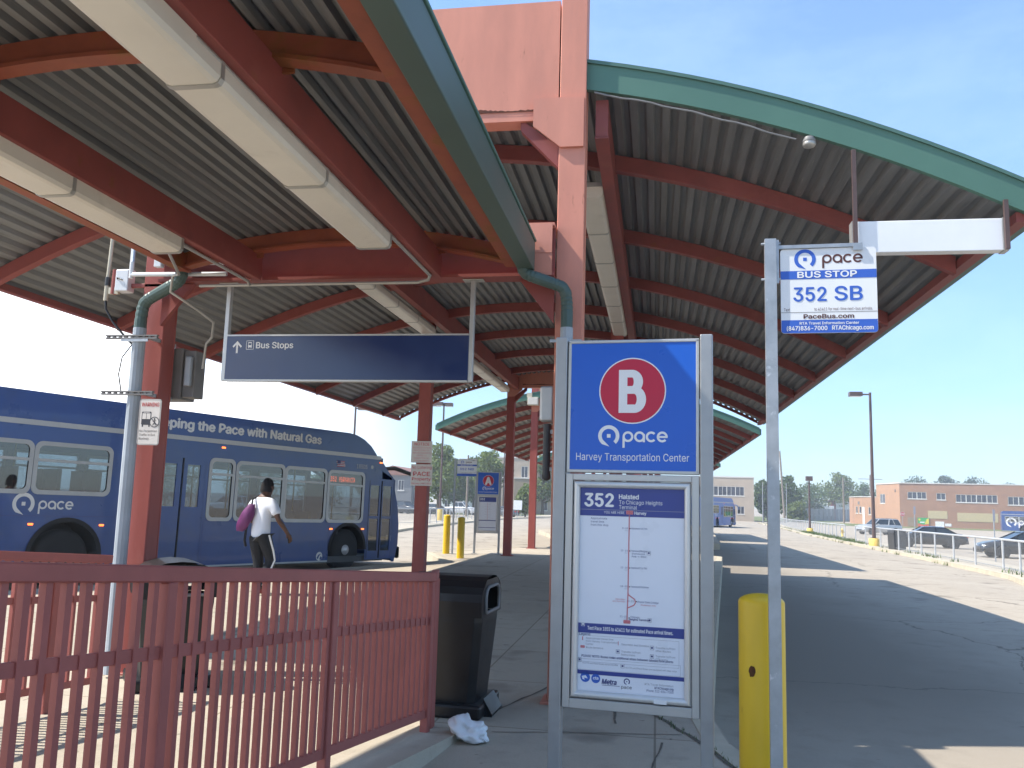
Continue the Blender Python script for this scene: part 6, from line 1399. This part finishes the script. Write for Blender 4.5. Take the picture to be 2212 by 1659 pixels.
e = MB(); e.box((-2.4, 0, -0.3), (3.2, 5, 5.3), 'white_wall'); e.build('white_wall', T); e = MB(); e.box((-3.5, 0.1, -0.3), (-2.41, 5, 5.25), 'red_paint'); e.build('red_wall', T)
# ================================================================ TREES
def tree(label, x, y, z, h, w, mtl, seed, trunk=0.35, base=0.25, n=2600, leaf=0.42, shape=1.0, group='trees beyond the roadway', name='deciduous_tree'):
    T = thing(name, label, 'tree', (x, y, z), 0, group); rng = np.random.default_rng(seed)
    zc0 = h*base; ch_ = h-zc0
    nl = 15; lob = []
    for k in range(nl):
        u = (k+0.5)/nl; zz = zc0+ch_*(0.10+0.80*u); rad = (w/2)*math.sin(PI*(0.16+0.78*u))**0.75*shape
        a = rng.uniform(0, 2*PI); q = rad*rng.uniform(0.25, 0.80); lob.append((q*math.cos(a), q*math.sin(a), zz, rad*rng.uniform(0.38, 0.62)+0.25))
    lob.append((0, 0, h-ch_*0.16, w*0.19))
    e = MB(); e.tube([(0, 0, -0.3), (w*0.01, 0, zc0*0.6), (-w*0.02, 0.02, zc0+ch_*0.35), (0, 0, zc0+ch_*0.7)], [0.032*h, 0.024*h, 0.015*h, 0.005*h], 'bark', 8)
    for l in lob[::2]: e.tube([(0, 0, zc0*0.8+0.2*l[2]), (l[0]*0.5, l[1]*0.5, l[2]*0.5+zc0*0.42), (l[0], l[1], l[2])], [0.014*h, 0.009*h, 0.003*h], 'bark', 6)
    e.build('trunk', T)
    per = rng.multinomial(n, np.array([l[3]**2 for l in lob])/sum(l[3]**2 for l in lob)); C = []
    for l, c in zip(lob, per):
        d = rng.normal(size=(c, 3)); d /= np.linalg.norm(d, axis=1)[:, None]; r_ = l[3]*(0.35+0.75*rng.random(c)**0.55)
        p = d*r_[:, None]; p[:, 2] *= 0.82; p += np.array(l[:3]); C.append(p)
    C = np.vstack(C); m = len(C)
    a = rng.normal(size=(m, 3)); a /= np.linalg.norm(a, axis=1)[:, None]; b = np.cross(a, rng.normal(size=(m, 3))); b /= np.linalg.norm(b, axis=1)[:, None]
    s = leaf*rng.uniform(0.55, 1.25, m)[:, None]
    V = np.stack([C-a*s*0.6, C+b*s*0.35, C+a*s*0.6, C-b*s*0.35], 1).reshape(-1, 3)
    me = bpy.data.meshes.new('crown'); me.from_pydata(V.tolist(), [], np.arange(4*m).reshape(m, 4).tolist()); me.materials.append(M_[mtl]); me.update()
    o = bpy.data.objects.new('crown', me); COL.objects.link(o); o.parent = T
    return T
TR = [
 ('slim green tree beside the beige office building', 22.4, 190, 9.0, 4.2, 'leaf_green', .2), ('tall bright green tree behind the leaning utility pole', 26.6, 185, 9.8, 6.2, 'leaf_green', .12),
 ('low round green bush-like tree at the foot of the tall bright tree', 28.2, 181, 4.2, 4.4, 'leaf_light', .05), ('broad pale tree left of the tall spreading tree', 38.6, 232, 9.2, 10.5, 'leaf_green', .12),
 ('tall spreading tree rising above the grey panel fence', 47.7, 242, 12.6, 9.5, 'leaf_light', .3), ('rounded tree tucked behind the one-storey brick wing', 56.6, 252, 10.3, 11, 'leaf_green', .1),
 ('dark tree peeking above the brick roof at its left end', 79, 282, 13.6, 13, 'leaf_blue', .2), ('highest dark tree above the brick roof', 87.3, 282, 14.6, 9.5, 'leaf_blue', .2), ('wide dark tree above the brick roof toward its middle', 95, 282, 14.0, 11, 'leaf_blue', .2), ('low dark tree just clearing the brick roof near the right edge', 112, 300, 12.8, 12, 'leaf_blue', .2),
 ('tree growing behind the column with the notice signs', -26.6, 104, 9.3, 5.6, 'leaf_light', .18), ('tree between the bus stop flag and the utility pole', -31, 132, 8.6, 6.6, 'leaf_green', .15), ('tree behind the letter A sign', -29.4, 138, 9.6, 5.6, 'leaf_green', .2), ('tallest left tree, just left of the far red column', -23.6, 122, 9.7, 5.2, 'leaf_light', .25),
 ('tree right of the farthest red column, seen beside the pink column', -19.6, 150, 11.6, 5.2, 'leaf_light', .15), ('small tree between the two far red columns', -16.9, 112, 4.6, 2.6, 'leaf_light', .1), ('distant tree above the roof of the dark grey house', -60, 200, 9.6, 6, 'leaf_green', .2),
 ('tree seen through the windows at the back of the blue bus', -78, 128, 7.5, 11, 'leaf_light', .1), ('tree seen through the middle windows of the blue bus', -73, 150, 7, 12, 'leaf_light', .1), ('tree seen through the front windows of the blue bus', -60, 150, 6.5, 9, 'leaf_green', .1), ('slender tree filling the gap behind the beige office building', 24.6, 201, 7.2, 4.2, 'leaf_dark', .1)]
for k, (lb, x, y, h, w, mt, b_) in enumerate(TR): tree(lb, x, y, zr(x, y), h, w, mt, 20+k, base=b_, n=2600 if h > 6 else 1500, leaf=0.46 if y < 160 else 0.62)
# ================================================================ GRASS AND WEEDS
def sheet(name, poly, dz, mtl):
    m = MB(); m.add([(x, y, zr(x, y)+dz) for x, y in poly], [tuple(range(len(poly)))], mtl); return struct(m.build(name))
sheet('grass_verge', [(30, 160), (52, 155), (90, 147), (96, 164), (70, 166), (44, 171), (43, 184), (38, 188), (30, 200)], 0.02, 'lawn')
sheet('grass_verge', [(19, 178), (31, 183), (48, 222), (60, 255), (10, 255)], 0.02, 'lawn')
sheet('grass_verge', [(-45, 128), (-20, 126), (-14, 160), (-60, 175)], 0.02, 'lawn')
def weeds(name, spots, label, h=0.16):
    rng = random.Random(8); vs = []; fs = []
    for (x, y, z, r_, n) in spots:
        for k in range(n):
            a = rng.uniform(0, 2*PI); q = r_*math.sqrt(rng.random()); bx, by = x+q*math.cos(a), y+q*math.sin(a); hh = h*rng.uniform(0.4, 1.3); t = rng.uniform(0, 2*PI); ln = hh*rng.uniform(0.2, 0.8); w = 0.09*hh+0.003
            i = len(vs); vs += [(bx-w*math.sin(t), by+w*math.cos(t), z-0.01), (bx+w*math.sin(t), by-w*math.cos(t), z-0.01), (bx+ln*math.cos(t), by+ln*math.sin(t), z+hh)]; fs.append((i, i+1, i+2))
    m = MB(); m.add(vs, fs, 'weed'); o = stuff(m.build(name, fixn=False)); return tag(o, label, 'weeds')
sp_ = []; rng = random.Random(4)
e_ = lerp_pts(RK, 0.8)
for p_ in e_:
    if rng.random() < 0.22: sp_.append((p_[0]-0.05, p_[1], zr(*p_)-0.0, 0.22, 16))
    if rng.random() < 0.30: sp_.append((p_[0]+0.5, p_[1], zr(*p_)+0.13, 0.30, 14))
for y in range(62, 92, 2): sp_.append((13.2+0.06*(y-62)+rng.uniform(-.3, .6), y, zr(13.5, y)+0.13, 0.6, 60))
for k in range(50): t = rng.random(); sp_.append((13.0+t*1.6, 58+t*32, zr(13.5, 58+t*32)+0.13, 0.5, 24))
weeds('weeds', sp_, 'tufts of weeds along the kerb and foot of the right fence', 0.17)
sp_ = []
for p_ in lerp_pts([(-0.04, 6.96), (0.12, 6.57), (0.29, 6.22), (0.46, 5.7), (0.72, 5.1)], 0.06): sp_.append((p_[0]+rng.uniform(-.02, .02), p_[1], 0.0, 0.025, 5))
for k in range(6): sp_.append((-1.33+rng.uniform(-.04, .04), 5.9+rng.uniform(-.06, .06), 0.0, 0.05, 10))
weeds('weeds', sp_, 'tiny weeds growing in the pavement joint by the near kerb', 0.026)

# ================================================================ AIR
hz = bpy.data.materials.new('haze'); hz.use_nodes = True; t = hz.node_tree; t.nodes.clear()
ho = t.nodes.new('ShaderNodeOutputMaterial'); pv = t.nodes.new('ShaderNodeVolumePrincipled'); pv.inputs['Color'].default_value = (0.90, 0.94, 1.0, 1); pv.inputs['Density'].default_value = 0.0012; pv.inputs['Anisotropy'].default_value = 0.2
t.links.new(pv.outputs[0], ho.inputs['Volume']); M_['haze'] = hz
stuff(MB().box((-260, -60, -3), (260, 380, 22), 'haze').build('haze'))
